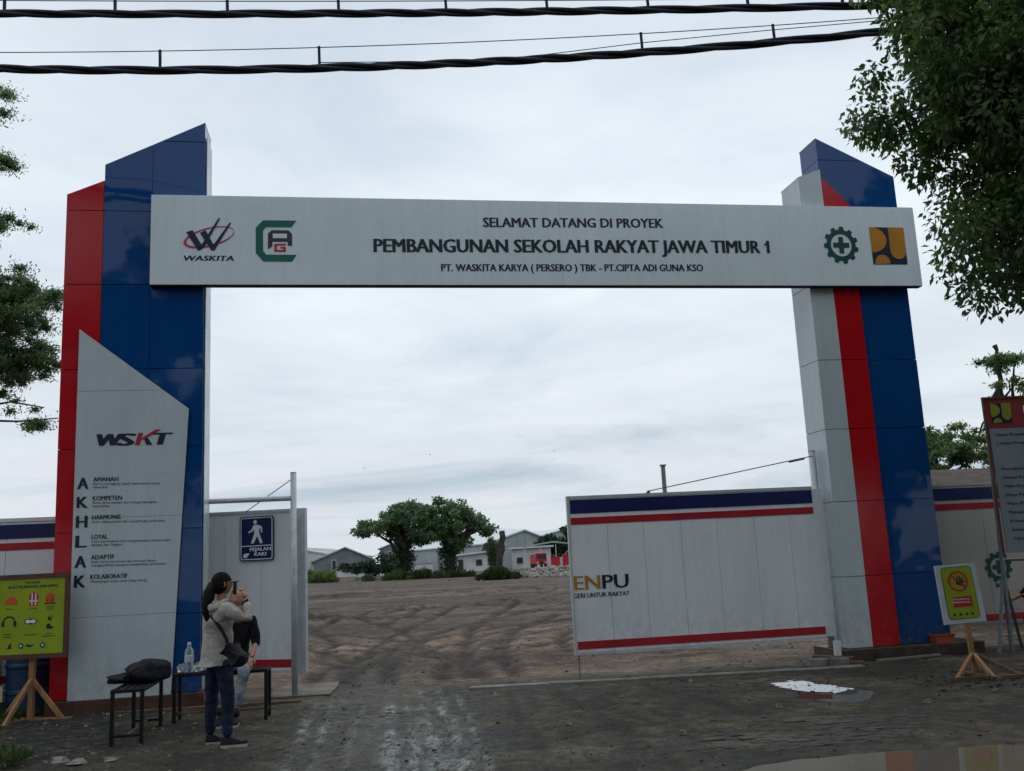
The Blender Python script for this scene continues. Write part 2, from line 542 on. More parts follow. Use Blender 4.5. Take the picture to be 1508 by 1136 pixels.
def rut_fields(X, Y):
    # pairs of wheel ruts fanning out from the gate, each an arc of its own radius
    cut = np.zeros_like(X * 1.0); edge = np.zeros_like(cut)
    for k, (rad, y_off, xo) in enumerate(ARCS):
        x0, y0 = -1.75 + xo, 12.6 + y_off
        cxx = x0 + rad * math.cos(.12); cyy = y0 + rad * .12
        d = np.hypot(X - cxx, Y - cyy) - abs(rad)
        d = d + .22 * fbm(X * .45, Y * .45, 3, 60 + k)
        side = ((X - x0) * (1 if rad > 0 else -1) > -1.4) & (Y > y0 - .5)
        lim = sstep(abs(rad) * 1.25 + 6, abs(rad) * .9 + 3, np.hypot(X - x0, Y - y0)) * side
        for o in (-.95, .95):
            cut = np.maximum(cut, np.exp(-((d - o) / .17) ** 2) * lim)
            edge = np.maximum(edge, (np.exp(-((d - o - .30) / .11) ** 2) + np.exp(-((d - o + .30) / .11) ** 2)) * lim)
    return cut, edge
def spill_fn0(X, Y):
    return np.sqrt(((X - 3.33 + .33 * (Y - 11.85)) / .31) ** 2 + ((Y - 11.85) / .52) ** 2)
def track_x(Y):
    return np.where(Y < 14, -1.30 - (Y - 8.2) * .135, -2.08 - (Y - 14) * .12)
def height(X, Y):
    n = arch_n(X, Y)
    field = sstep(.4, 2.5, n)
    near = 1 - sstep(60, 120, Y)
    h = .020 * fbm(X * .9, Y * .9, 4, 1) + .016 * fbm(X * 5, Y * 5, 4, 2)
    h = h + (.012 * fbm(X * 14, Y * 14, 3, 3)) * near
    # rough, heaped soil beyond the gate
    h = h + field * (.05 * fbm(X * .35, Y * .28, 4, 4) * near + .018 * fbm(X * 2.2, Y * 1.3, 3, 6) * near - .030 * np.abs(fbm(X * 5.5, Y * 4.6, 3, 7)) * near)
    for (a, b, rx, ry, hh) in ((-6.6, 31, 1.6, 1.3, .32), (-3.7, 34, 1.7, 1.4, .36), (-.2, 36, 2.3, 1.2, .22), (3.3, 28, 2.0, 1.1, .2), (-12, 40, 3, 2, .35), (-1.5, 50, 6, 2, .25), (-8.5, 55, 5, 2, .3)):
        h = h + hh * np.exp(-((X - a) / rx) ** 2 - ((Y - b) / ry) ** 2) * (.7 + .9 * fbm(X * 2, Y * 2, 3, 11))
    # curving ruts of the lorries in the field
    c_, e_ = rut_fields(X, Y)
    h = h + field * near * (.022 * e_ - .060 * c_) * (.85 + .7 * fbm(X * 3.5, Y * 2.6, 3, 17))
    # straight tyre tracks on the road
    tx = track_x(Y)
    for o, w in ((-.62, .12), (-.38, .09), (.42, .12), (.68, .09)):
        h = h - .016 * np.exp(-((X - tx - o + .06 * fbm(Y * .8, X * 0 + o, 2, 13)) / w) ** 2)
    for k_, o_ in ((.55, 1.2), (.55, 2.35), (.9, 3.1)):
        lx = -.6 + o_ - (Y - 9.0) * k_ * .9
        h = h - .012 * np.exp(-((X - lx) / .12) ** 2) * sstep(13.4, 12.4, Y)
    # soft bank on the left where people stand
    h = h + .035 * np.exp(-((X + 5.2) / 1.6) ** 2 - ((Y - 11.6) / 1.3) ** 2)
    h = h + .10 * sstep(-4.2, -6.5, X) * sstep(11.5, 9, Y)
    p = puddle_small(X, Y)
    h = np.where(p < 1.6, h * sstep(.9, 1.6, p) - .030 * (1 - sstep(.72, 1.15, p)), h)
    p = puddle_big(X, Y)
    h = np.where(spill_fn0(X, Y) < 1.3, h * .25 - .004, h)
    h = np.where(p < 1.25, h * sstep(.98, 1.25, p) - .05 * (1 - sstep(.86, 1.06, p)), h)
    return h
def grow(a, b, step, g):
    out = [a]
    while out[-1] < b:
        out.append(out[-1] + step)
        step *= g
    return np.array(out)
xs = np.concatenate([-grow(7.5, 900, .05, 1.075)[::-1], np.arange(-7.45, 7.45, .035), grow(7.5, 900, .05, 1.075)])
ys = np.concatenate([4.0 - grow(0, 60, .08, 1.15)[::-1], np.arange(4.05, 16, .035), grow(16.02, 1400, .04, 1.0135)])
GX, GY = np.meshgrid(xs, ys)
GZ = height(GX, GY)
nx_, ny_ = len(xs), len(ys)
me = bpy.data.meshes.new('ground')
me.vertices.add(nx_ * ny_)
me.vertices.foreach_set('co', np.stack([GX, GY, GZ], -1).reshape(-1))
ii = (np.arange(ny_ - 1)[:, None] * nx_ + np.arange(nx_ - 1)[None, :]).reshape(-1)
quads = np.stack([ii, ii + 1, ii + nx_ + 1, ii + nx_], -1).reshape(-1)
me.loops.add(len(quads))
me.loops.foreach_set('vertex_index', quads.astype(np.int32))
me.polygons.add(len(ii))
me.polygons.foreach_set('loop_start', np.arange(0, len(quads), 4, dtype=np.int32))
me.update(calc_edges=True)
me.polygons.foreach_set('use_smooth', [True] * len(me.polygons))
def attr(me, name, arr):
    a = me.attributes.new(name, 'FLOAT', 'POINT')
    a.data.foreach_set('value', np.asarray(arr, dtype=np.float32).reshape(-1))
n_ = arch_n(GX, GY)
tx0 = track_x(GY)
wob = .35 * fbm(GX * .8, GY * .8, 3, 21)
path = np.exp(-((GX - tx0) / .75) ** 4) * sstep(23, 15, GY + 4 * wob)
attr(me, 'field', sstep(.15, .9, n_ + wob * 1.2) * (1 - .8 * path))
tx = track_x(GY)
film_sheen = 1.25 * np.exp(-((GX - tx - .55) / .50) ** 2) * sstep(13.2, 10.5, GY) + .35 * np.exp(-((GX - tx + .55) / .25) ** 2) * sstep(14, 11, GY)  # mask for the sky sheen painted along the wet tyre track
film_sheen = film_sheen + .40 * np.exp(-((GY - 8.3 - .25 * GX) / .5) ** 2) * sstep(-1, 0, GX) * sstep(3, 1, GX)
film_sheen = film_sheen * np.clip(.55 + 1.6 * fbm(GX * 3.0, GY * .9, 4, 31), 0, 1.3)
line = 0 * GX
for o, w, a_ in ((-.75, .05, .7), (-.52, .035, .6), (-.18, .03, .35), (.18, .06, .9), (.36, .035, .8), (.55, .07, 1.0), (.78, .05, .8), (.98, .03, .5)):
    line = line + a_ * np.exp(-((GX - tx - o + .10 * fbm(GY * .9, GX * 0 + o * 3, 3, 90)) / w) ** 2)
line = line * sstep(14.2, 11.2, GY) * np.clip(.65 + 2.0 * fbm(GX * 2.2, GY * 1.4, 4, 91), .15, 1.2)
attr(me, 'film_sheen', np.clip(film_sheen * .50 + line * 1.3, 0, 1))
ct, ed = rut_fields(GX, GY)
diag = 0 * GX
for xa, xb, w, a_ in ((-.35, .15, .10, .9), (-.10, .55, .07, .7), (.25, 1.15, .13, 1), (.55, 1.65, .08, .7), (1.3, 2.9, .11, .8), (-1.0, -.75, .08, .6)):
    q = xa + (13.3 - GY) / 5.3 * (xb - xa)
    diag = np.maximum(diag, a_ * np.exp(-((GX - q + .12 * fbm(GY * .8, GX * 0 + xa, 3, 95)) / w) ** 2))
diag = diag * sstep(13.6, 12.8, GY) * np.clip(.6 + 1.2 * fbm(GX * 3, GY * 1.2, 3, 96), 0, 1)
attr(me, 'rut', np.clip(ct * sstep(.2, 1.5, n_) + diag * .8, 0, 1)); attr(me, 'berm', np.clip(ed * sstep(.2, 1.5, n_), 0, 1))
wet = np.clip(1.3 - np.minimum(puddle_small(GX, GY), puddle_big(GX, GY) * 1.02), 0, 1) * 2.2
wet = wet + .55 * np.exp(-((GX - 5.3) / .9) ** 2 - ((GY - 11.8) / .7) ** 2) + .5 * np.exp(-((GX - tx) / .7) ** 2) * sstep(18, 11, GY)
attr(me, 'wet', np.clip(wet, 0, 1))
attr(me, 'bank', sstep(-3.2, -5.0, GX + .5 * wob) * sstep(14, 12.5, GY))
attr(me, 'far', sstep(17, 30, GY + 3 * wob))

m, nt, b = principled('wet soil and muddy paving')
geo = nt.nodes.new('ShaderNodeNewGeometry')
P_ = geo.outputs['Position']
def at_(name):
    a = nt.nodes.new('ShaderNodeAttribute')
    a.attribute_name = name
    return a.outputs['Fac']
nA = tex_noise(nt, .9, 8, .65, vec=P_)
nB = tex_noise(nt, 7, 8, .7, vec=P_, loc=(3, 1, 0))
nC = tex_noise(nt, 38, 8, .8, vec=P_)
nD = tex_noise(nt, 2.6, 9, .78, vec=P_, loc=(9, 4, 0))
road = ramp(nt, nA, [(0.38, (.031, .027, .019)), (0.50, (.063, .054, .038)), (0.60, (.130, .106, .071))])
road = mixc(nt, .75, road, ramp(nt, nB, [(0.36, (.45, .45, .45)), (0.50, (.95, .95, .95)), (.62, (1.6, 1.55, 1.45))]), 'MULTIPLY')
fieldc = ramp(nt, tex_noise(nt, .22, 8, .62, vec=P_, stretch=(.55, 1.5, 1), dist=.6), [(0.36, (.100, .066, .043)), (0.49, (.155, .109, .074)), (0.63, (.235, .172, .122))])
fieldc = mixc(nt, .8, fieldc, ramp(nt, nB, [(0.36, (.60, .58, .56)), (0.50, (1, 1, 1)), (.62, (1.3, 1.27, 1.22))]), 'MULTIPLY')
farc = ramp(nt, tex_noise(nt, .16, 9, .7, vec=P_, stretch=(.35, 2.0, 1), dist=.4), [(0.40, (.033, .0215, .0145)), (0.50, (.072, .049, .034)), (0.61, (.135, .096, .068))])
fieldc = mixc(nt, at_('far'), fieldc, farc)
lay = ramp(nt, tex_noise(nt, .55, 6, .7, vec=P_, stretch=(.35, 3.2, 1), loc=(7, 2, 0), dist=1.2), [(0.44, (.62, .60, .58)), (0.50, (1, 1, 1)), (.56, (1.25, 1.22, 1.18))])
fieldc = mixc(nt, .8, fieldc, lay, 'MULTIPLY')
c = mixc(nt, at_('field'), road, fieldc)
bank = ramp(nt, nB, [(0.38, (.012, .012, .010)), (0.52, (.034, .033, .026)), (.63, (.095, .090, .070))])
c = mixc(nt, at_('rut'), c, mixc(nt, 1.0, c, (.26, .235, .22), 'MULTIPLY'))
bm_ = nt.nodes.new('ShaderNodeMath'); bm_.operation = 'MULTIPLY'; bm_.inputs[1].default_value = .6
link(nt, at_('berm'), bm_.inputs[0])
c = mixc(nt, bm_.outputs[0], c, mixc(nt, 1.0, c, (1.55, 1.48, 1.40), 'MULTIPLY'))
c = mixc(nt, at_('bank'), c, bank)
c = mixc(nt, .75, c, ramp(nt, nD, [(0.40, (.52, .51, .49)), (0.50, (1, 1, 1)), (.60, (1.5, 1.46, 1.40))]), 'MULTIPLY')
speck = ramp(nt, tex_noise(nt, 60, 2, .5, vec=P_, stretch=(1, .7, 1)), [(0.66, 0.0), (0.70, 1.0)])
c = mixc(nt, speck, c, (.12, .11, .095))
wetf = at_('wet')
c = mixc(nt, wetf, c, mixc(nt, 1.0, c, (.55, .55, .55), 'MULTIPLY'))
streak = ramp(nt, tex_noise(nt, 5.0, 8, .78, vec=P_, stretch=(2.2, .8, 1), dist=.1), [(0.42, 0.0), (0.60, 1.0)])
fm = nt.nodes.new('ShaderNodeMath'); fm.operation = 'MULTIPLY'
link(nt, streak, fm.inputs[0]); link(nt, at_('film_sheen'), fm.inputs[1])
c = mixc(nt, fm.outputs[0], c, (.40, .45, .42))  # sky reflected in the wet track, painted as a paler base colour
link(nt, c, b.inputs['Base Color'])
rg = ramp(nt, nA, [(0.35, .62), (0.65, .9)])
rg = mixc(nt, wetf, rg, (.28, .28, .28))
rg = mixc(nt, fm.outputs[0], rg, (.25, .25, .25))
link(nt, rg, b.inputs['Roughness'])
b.inputs['Specular IOR Level'].default_value = .35
addn = nt.nodes.new('ShaderNodeMath'); addn.operation = 'ADD'
link(nt, nB, addn.inputs[0])
m2 = nt.nodes.new('ShaderNodeMath'); m2.operation = 'MULTIPLY'; m2.inputs[1].default_value = .35
link(nt, nC, m2.inputs[0]); link(nt, m2.outputs[0], addn.inputs[1])
adx = nt.nodes.new('ShaderNodeMath'); adx.operation = 'ADD'
link(nt, addn.outputs[0], adx.inputs[0]); link(nt, nD, adx.inputs[1])
bump(nt, b, adx.outputs[0], 1.0, .085)
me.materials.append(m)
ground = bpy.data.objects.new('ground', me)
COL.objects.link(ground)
tag(ground, 'muddy brown ground with tyre ruts running through the gate', kind='structure')
def gz(x, y):
    j = int(min(max(np.searchsorted(xs, x) - 1, 0), len(xs) - 2)); i = int(min(max(np.searchsorted(ys, y) - 1, 0), len(ys) - 2))
    u, v = (x - xs[j]) / (xs[j + 1] - xs[j]), (y - ys[i]) / (ys[i + 1] - ys[i])
    return float((GZ[i, j] * (1 - u) + GZ[i, j + 1] * u) * (1 - v) + (GZ[i + 1, j] * (1 - u) + GZ[i + 1, j + 1] * u) * v)

# puddle water: level sheets lying in the hollows
def water(name, fn, x0, x1, y0, y1, lim, z, m, label):
    st = .05
    X, Y = np.meshgrid(np.arange(x0, x1, st), np.arange(y0, y1, st))
    ok = fn(X + st / 2, Y + st / 2) < lim
    mb = MB()
    idx = {}
    def vid(i, j):
        if (i, j) not in idx:
            idx[(i, j)] = len(mb.v)
            mb.v.append((x0 + j * st, y0 + i * st, z))
        return idx[(i, j)]
    for i, j in zip(*np.where(ok)):
        mb.f.append((vid(i, j), vid(i, j + 1), vid(i + 1, j + 1), vid(i + 1, j)))
    o = mb.build(name, m)
    tag(o, label, kind='structure')
def water_mat(name, col, rough):
    m, nt, b = principled(name)
    geo = nt.nodes.new('ShaderNodeNewGeometry')
    c = ramp(nt, tex_noise(nt, 1.3, 5, .6, vec=geo.outputs['Position']), [(.3, tuple(x * .85 for x in col)), (.7, tuple(x * 1.15 for x in col))])
    link(nt, c, b.inputs['Base Color'])
    b.inputs['Roughness'].default_value = rough
    b.inputs['IOR'].default_value = 1.33
    b.inputs['Specular IOR Level'].default_value = .5
    bump(nt, b, tex_noise(nt, 3.5, 3, .5, vec=geo.outputs['Position']), .05, .01)
    return m
water('puddle_water', puddle_small, 2.3, 4.6, 10.2, 13.2, 1.25, -.013, water_mat('clear puddle water', (.05, .047, .042), .02), 'small bright puddle in front of the right tower')
water('puddle_water', puddle_big, .4, 7, 5.2, 8.9, 1.12, -.014, water_mat('brown puddle water', (.135, .110, .080), .04), 'large brown puddle along the near edge of the road')

def spill_fn(X, Y):
    e = np.sqrt(((X - 3.33 + .33 * (Y - 11.85)) / .31) ** 2 + ((Y - 11.85) / .52) ** 2)
    return e + .65 * fbm(X * 5, Y * 3, 5, 58) + 1.6 * np.maximum(0, vnoise(X * 16, Y * 9, 77) - .28)
st = .018
X_, Y_ = np.meshgrid(np.arange(2.7, 4.1, st), np.arange(11, 12.8, st * 1.6))
mb = MB(); idx = {}
for i, j in zip(*np.where(spill_fn(X_, Y_) < 1.0)):
    q = []
    for a, b_ in ((0, 0), (0, 1), (1, 1), (1, 0)):
        k = (i + a, j + b_)
        if k not in idx:
            idx[k] = len(mb.v)
            xx, yy = 2.7 + k[1] * st, 11 + k[0] * st * 1.6
            mb.v.append((xx, yy, gz(xx, yy) + .005))
        q.append(idx[k])
    mb.f.append(tuple(q))
tag(mb.build('white_spill', mat('white spilled paint', (.86, .88, .90), .25, var=.03), smooth=True), 'bright white spill on the road in front of the right tower', 'spill')

# concrete edge between road and field
mb = MB()
pts = [(-.75, 13.16), (.3, 13.22), (1.5, 13.29), (2.8, 13.34), (3.6, 13.39), (4.55, 13.46)]
for (a, b2) in zip(pts[:-1], pts[1:]):
    mb.bar((a[0], a[1], -.02 + random.uniform(-.008, .006)), (b2[0], b2[1], -.02 + random.uniform(-.008, .006)), .14, .09)
tag(mb.build('kerb', M['concrete'], bevel=.01), 'low concrete edging across the gateway', kind='structure')

tag(MB().plate([(0, 0), (1, 0), (1, .05), (0, .05)], 0, 1).build('concrete_pad', mat('muddy concrete', (.13, .115, .095), .9, var=.4, vscale=3, bmp=.6, dirt=.8)), 'small pale concrete pad at the foot of the slim white post', kind='structure')
pad = [o for o in bpy.data.objects if o.name == 'concrete_pad'][0]
pad.data.clear_geometry()
pad.data.from_pydata([(-3.45, 13.15, -.03), (-2.62, 13.22, -.03), (-2.66, 14.05, -.03), (-2.75, 14.6, -.03), (-3.5, 14.4, -.03), (-3.45, 13.15, .012), (-2.62, 13.22, .010), (-2.66, 14.05, .014), (-2.75, 14.6, .012), (-3.5, 14.4, .014)], [], [(0, 4, 3, 2, 1), (5, 6, 7, 8, 9), (0, 1, 6, 5), (1, 2, 7, 6), (2, 3, 8, 7), (3, 4, 9, 8), (4, 0, 5, 9)])
# paving blocks that show through the mud
pbm = MB(); pbm.box(-.098, .098, -.048, .048, -.06, 0)
proto = pbm.build('paver', M['brick'], ground, bevel=.006)
dry_paver = proto.data.copy(); dry_paver.materials.clear(); dry_paver.materials.append(mat('dry tan paving brick', (.080, .068, .052), .85, var=.35, vscale=8, bmp=.5, bscale=40, dirt=.5))
cands = []
PA = R(14)
for i in range(-40, 60):
    for j in range(-30, 80):
        u, v = i * .205 + (j % 2) * .1, j * .102
        x, y = .9 + u * math.cos(PA) - v * math.sin(PA), 8.0 + u * math.sin(PA) + v * math.cos(PA)
        if not (-3.0 < x < 4.6 and 7.6 < y < 13.0): continue
        if puddle_small(np.array(x), np.array(y)) < 1.5 or puddle_big(np.array(x), np.array(y)) < 1.3: continue
        w = float(fbm(np.array(x * .8), np.array(y * .8), 3, 41)) + .75 * math.exp(-((x - 2.05) / .6) ** 2 - ((y - 8.75) / .35) ** 2) + .7 * math.exp(-((x - 2.75) / .5) ** 2 - ((y - 9.6) / .3) ** 2) + .35 * math.exp(-((x - 3.2) / .7) ** 2 - ((y - 12.5) / .35) ** 2) + .3 * math.exp(-((x - .6) / 1.0) ** 2 - ((y - 12.3) / .5) ** 2)
        cands.append((w, x, y))
cands.sort(reverse=True)
for k, (w, x, y) in enumerate(cands[:200]):
    o = proto if k == 0 else proto.copy()
    if k: COL.objects.link(o)
    o.location = (x, y, gz(x, y) - .001 + .005 * min(1, max(0, w - cands[199][0]) * 3) + random.uniform(-.003, .003))
    if min(math.hypot((x - 2.05) / .42, (y - 8.75) / .24), math.hypot((x - 2.75) / .35, (y - 9.6) / .22), math.hypot((x - 3.3) / .6, (y - 12.6) / .3)) < 1.0 + random.uniform(-.5, .4):
        o.location.z += .006
        if k: o.data = dry_paver
    o.rotation_euler = (random.uniform(-.03, .03), random.uniform(-.03, .03), PA + random.uniform(-.03, .03))

# ------------------------------------------------------------------ foliage helper
def leaves(name, m, parent, clumps, n, L, Wd, droop=.5, shell=.5, seed=1, bias=.35, vspread=.5):
    """clumps: (cx,cy,cz, rx,ry,rz[,weight]). Leaf-sized folded quads spread through every clump's volume."""
    g = np.random.default_rng(seed)
    C = np.array([c[:6] for c in clumps], float)
    w = np.array([c[6] if len(c) > 6 else 1 for c in clumps], float)
    w = w * (C[:, 3] * C[:, 4] * C[:, 5]) ** (2 / 3)
    idx = g.choice(len(C), n, p=w / w.sum())
    d = g.normal(size=(n, 3)); d /= np.linalg.norm(d, axis=1)[:, None]
    rad = g.random(n) ** (shell) if shell > 0 else np.abs(g.normal(size=n)) * .5
    c = C[idx, :3] + d * rad[:, None] * C[idx, 3:6]
    ax = d * (.6 if shell > 0 else .1) + g.normal(size=(n, 3)) * .6
    ax[:, 2] -= droop
    ax /= np.linalg.norm(ax, axis=1)[:, None]
    up = g.normal(size=(n, 3)) + np.array([0, 0, .8])
    sd_ = np.cross(ax, up); sd_ /= np.linalg.norm(sd_, axis=1)[:, None]
    nn = np.cross(sd_, ax)
    ln = L * g.uniform(.65, 1.25, n)[:, None]
    wd = Wd * g.uniform(.7, 1.2, n)[:, None]
    v0 = c
    v1 = c + ax * ln * .45 + sd_ * wd * .5 + nn * wd * .15
    v2 = c + ax * ln
    v3 = c + ax * ln * .45 - sd_ * wd * .5 + nn * wd * .15
    V = np.stack([v0, v1, v2, v3], 1).reshape(-1, 3)
    me = bpy.data.meshes.new(name)
    me.vertices.add(4 * n)
    me.vertices.foreach_set('co', V.reshape(-1))
    tri = np.arange(n)[:, None] * 4 + np.array([0, 1, 2, 0, 2, 3])[None, :]
    me.loops.add(6 * n)
    me.loops.foreach_set('vertex_index', tri.reshape(-1).astype(np.int32))
    me.polygons.add(2 * n)
    me.polygons.foreach_set('loop_start', np.arange(0, 6 * n, 3, dtype=np.int32))
    me.update(calc_edges=True)
    cl = g.random(len(C))
    v = np.clip(bias + vspread * (cl[idx] - .5) + g.normal(size=n) * .2, 0, 1)
    attr(me, 'v', np.repeat(v, 4))
    me.materials.append(m)
    o = bpy.data.objects.new(name, me)
    COL.objects.link(o)
    if parent: o.parent = parent
    return o
def clumps_in(ell, k, r, seed, flat=.6, surf=.35):
    g = np.random.default_rng(seed)
    out = []
    vol = np.array([e[3] * e[4] * e[5] for e in ell]) ** (2 / 3)
    for i in range(k):
        e = ell[g.choice(len(ell), p=vol / vol.sum())]
        d = g.normal(size=3); d /= np.linalg.norm(d)
        q = g.random() ** surf
        rr_ = r * g.uniform(.6, 1.35)
        out.append((e[0] + d[0] * q * e[3], e[1] + d[1] * q * e[4], e[2] + d[2] * q * e[5], rr_, rr_, rr_ * flat))
    return out
def trunk(parent, base, top, r0_, r1_, limbs, m=None, name='trunk', seed=3):
    g = random.Random(seed)
    mb = MB()
    base, top = Vector(base), Vector(top)
    pts, rad = [], []
    for i in range(9):
        t = i / 8
        p = base.lerp(top, t) + Vector((g.uniform(-1, 1), g.uniform(-1, 1), 0)) * r0_ * .35 * (1 if 0 < i else 0)
        pts.append(p); rad.append((r0_ * (1 - t) + r1_ * t) * (1.35 if i == 0 else 1))
    mb.tube(pts, rad, 10)
    for (t, end, r) in limbs:
        s = base.lerp(top, t); e = Vector(end)
        lp = [s]
        for k in range(1, 6):
            q = k / 5
            lp.append(s.lerp(e, q) + Vector((g.uniform(-1, 1), g.uniform(-1, 1), g.uniform(-.3, 1))) * (e - s).length * .06 + Vector((0, 0, (e - s).length * .08 * math.sin(q * PI))))
        mb.tube(lp, [r * (1 - .8 * k / 5) for k in range(6)], 7)
    return mb.build(name, m or M['bark'], parent, smooth=True)

# ------------------------------------------------------------------ far buildings
def gable(name, x0, x1, y0, y1, ze, zr, wall, roof, label, cat='warehouse', xr=None, ov=.5, group=None, wins=(), door=None, z0=-.5, rz=0):
    t = empty(name, ((x0 + x1) / 2, y0, 0), R(rz), label, cat, group)
    cx_ = (x0 + x1) / 2
    xr = (xr if xr is not None else cx_) - cx_
    a, b_ = x0 - cx_, x1 - cx_
    D_ = y1 - y0
    MB().plate([(a, z0), (b_, z0), (b_, ze), (xr, zr), (a, ze)], 0, .25).build('wall', wall, t)
    MB().box(a, a + .25, .25, D_, z0, ze - .02).build('wall', wall, t)
    MB().box(b_ - .25, b_, .25, D_, z0, ze - .02).build('wall', wall, t)
    sl1 = (zr - ze) / (xr - a)
    sl2 = (zr - ze) / (b_ - xr)
    MB().plate([(a - ov, ze - sl1 * ov + .03), (xr, zr + .03), (xr, zr + .28), (a - ov, ze - sl1 * ov + .28)], -ov, D_).build('roof', roof, t)
    MB().plate([(xr + .01, zr + .03), (b_ + ov, ze - sl2 * ov + .03), (b_ + ov, ze - sl2 * ov + .28), (xr + .01, zr + .28)], -ov, D_).build('roof', roof, t)
    # standing seams on the gable wall
    mb = MB()
    k = a + 1.2
    while k < b_ - .5:
        top = ze + (sl1 * (k - a) if k < xr else sl2 * (b_ - k))
        mb.box(k, k + .12, -.06, -.002, z0, top - .1)
        k += 1.6
    mb.build('wall_rib', wall, t)['kind'] = 'stuff'
    for (wx, wz, ww, wh) in wins:
        f = MB().box(wx, wx + ww, -.09, -.01, wz, wz + wh).build('window', M['wall_white'], t)
        MB().box(wx + .12, wx + ww - .12, -.12, -.092, wz + .12, wz + wh - .12).build('pane', M['dark_glass'], f)
    return t
# dark grey shed with low gable at the left
gable('warehouse', -40.2, -29.0, 190, 230, 3.0, 5.35, M['wall_grey'], M['roof_grey'], 'dark grey shed with a low gable beyond the field, left of the trees', xr=-34.2, wins=((-2.2, 1.2, .9, 2.0), (2.6, 1.0, 1.0, 1.2)), rz=12)
gable('warehouse', -34, -12, 236, 290, 5.6, 10.4, M['wall_grey'], M['roof_grey'], 'larger grey warehouse half hidden behind the left field tree', xr=-20, wins=((-9, 3, 1, 2), (-6, 3, 1, 2), (-3, 3, 1, 2)))
gable('warehouse', -62, -41, 215, 270, 4.2, 6.6, M['wall_white'], M['roof_grey'], 'pale roofed long shed at the far left of the field', xr=-52)
gable('warehouse', -6.6, 6.6, 185, 240, 4.7, 6.9, M['wall_silver'], M['roof_silver'], 'pale metal warehouse with silver gable roof behind the tree stumps', xr=1.0, wins=((.6, 2.4, .8, 1.4),), rz=24)
gable('warehouse', 3.5, 26, 250, 300, 6.6, 8.7, M['wall_silver'], M['roof_silver'], 'far pale warehouse whose silver roof shows above the dark green tree', xr=12, rz=20)
gable('warehouse', -17, -6.2, 200, 230, 3.9, 5.3, M['wall_grey'], M['wall_grey'], 'blue grey low shed between the field trees and the silver warehouse', xr=-11)
# low white site office
def office(x0, x1, y, zt0, zt1, d, label, openings):
    t = empty('site_office', (x0, y, 0), 0, label, 'building')
    w = x1 - x0
    MB().plate([(0, -.5), (w, -.5), (w, zt1), (0, zt0)], 0, d).build('wall', M['wall_white'], t)
    MB().plate([(-.5, zt0 + .02), (w + .5, zt1 + .02), (w + .5, zt1 + .28), (-.5, zt0 + .28)], -.7, d + .4).build('roof', M['roof_silver'], t)
    for (a, b_, c_, d_) in openings:
        dr = MB().box(a, b_, -.12, -.02, c_, d_).build('window', M['wood_dark'], t)
        MB().box(a + .12, b_ - .12, -.15, -.122, c_ + .12, d_ - .12).build('pane', M['dark_glass'], dr)
    return t
office(-10.6, -3.9, 160, 2.5, 3.1, 6, 'low white site office behind the right field tree', ((.4, 1.2, .2, 2.0), (3.3, 4.3, .9, 1.9), (5.6, 6.3, .0, 2.1)))
office(-1.4, 5.2, 165, 3.3, 3.4, 6, 'white hut beside the tree stumps, under the canopy', ((.8, 1.8, .9, 1.9), (3.2, 3.9, 0, 2.2), (4.6, 5.2, .8, 2.0)))
t = empty('canopy', (1, 152, 0), 0, 'pale green sheet canopy on thin posts behind the rubble', 'canopy')
MB().plate([(-.5, 3.55), (4.2, 4.15), (7.2, 3.7), (7.2, 3.55), (4.2, 3.95), (-.5, 3.4)], 0, 6).build('roof', M['canopy_sheet'], t)
for px_ in (-.3, 2.2, 4.6, 7.0):
    MB().tube([(px_, .3, -.5), (px_, .3, 3.6)], .07, 6).build('post', M['galv'], t)
MB().bar((4.8, .3, .9), (7.0, .3, 3.1), .09).build('brace', M['galv'], t)
# red machines
def truck(x, y, s, label, col):
    t = empty('truck', (x, y, 0), R(8), label, 'truck')
    MB().box(-.95 * s, .95 * s, 0, 2.1, .75, 2.35).build('cab', col, t, bevel=.08)
    MB().box(-.8 * s, .8 * s, -.03, -.005, 1.5, 2.15).build('windscreen', M['dark_glass'], t)
    MB().box(-.95 * s, .95 * s, 2.2, 5.6, .8, 1.9).build('load_bed', col, t)
    for sx in (-.85, .85):
        for yy in (.9, 4.6):
            MB().tube([(sx * s - .13, yy, .45), (sx * s + .13, yy, .45)], .45, 12).build('wheel', M['core'], t)
    MB().box(-.3 * s, .3 * s, -.06, -.01, .85, 1.2).build('grille', M['dark_glass'], t)
    for sx in (-.7, .7):
        MB().box(sx * s - .13, sx * s + .13, -.07, -.01, .9, 1.1).build('headlight', M['white_plastic'], t)
truck(3.0, 140, .85, 'pinkish red small truck in front of the white hut', M['truck_red'])
def skip(x, y, w, h, label):
    t = empty('container', (x, y, 0), 0, label, 'container')
    MB().plate([(0, .1), (w, .1), (w, h), (0, h)], 0, 2.2).build('body', M['truck_red'], t)
    mb = MB()
    for k in range(int(w / .35)):
        mb.box(.1 + k * .35, .2 + k * .35, -.06, -.004, .15, h - .1)
    mb.build('rib', M['truck_red'], t)['kind'] = 'stuff'
    MB().box(-.05, w + .05, -.09, 2.25, h + .005, h + .12).build('rim', M['truck_red'], t)
skip(4.35, 138, 1.25, 1.6, 'smaller square red site container, left one of two')
skip(6.05, 138, 1.8, 1.9, 'larger red site container, right one of two')
# white boundary walls far behind
for (x0, x1, y, h, lab) in ((-56, -27.5, 170, 1.1, 'low white boundary wall at the left of the field'), (-27.0, -14.5, 160, 1.55, 'white boundary wall behind the left field tree'), (-14, -10, 175, 1.6, 'short white wall seen between the two field trees'), (5.6, 26, 172, 1.6, 'white boundary wall at the right of the field')):
    t = empty('boundary_wall', (x0, y, 0), 0, lab, 'wall')
    MB().box(0, x1 - x0, 0, .2, -1, h).build('wall', M['wall_white'], t)
    MB().box(-.05, x1 - x0 + .05, -.06, .26, h + .003, h + .1).build('coping', M['concrete'], t)
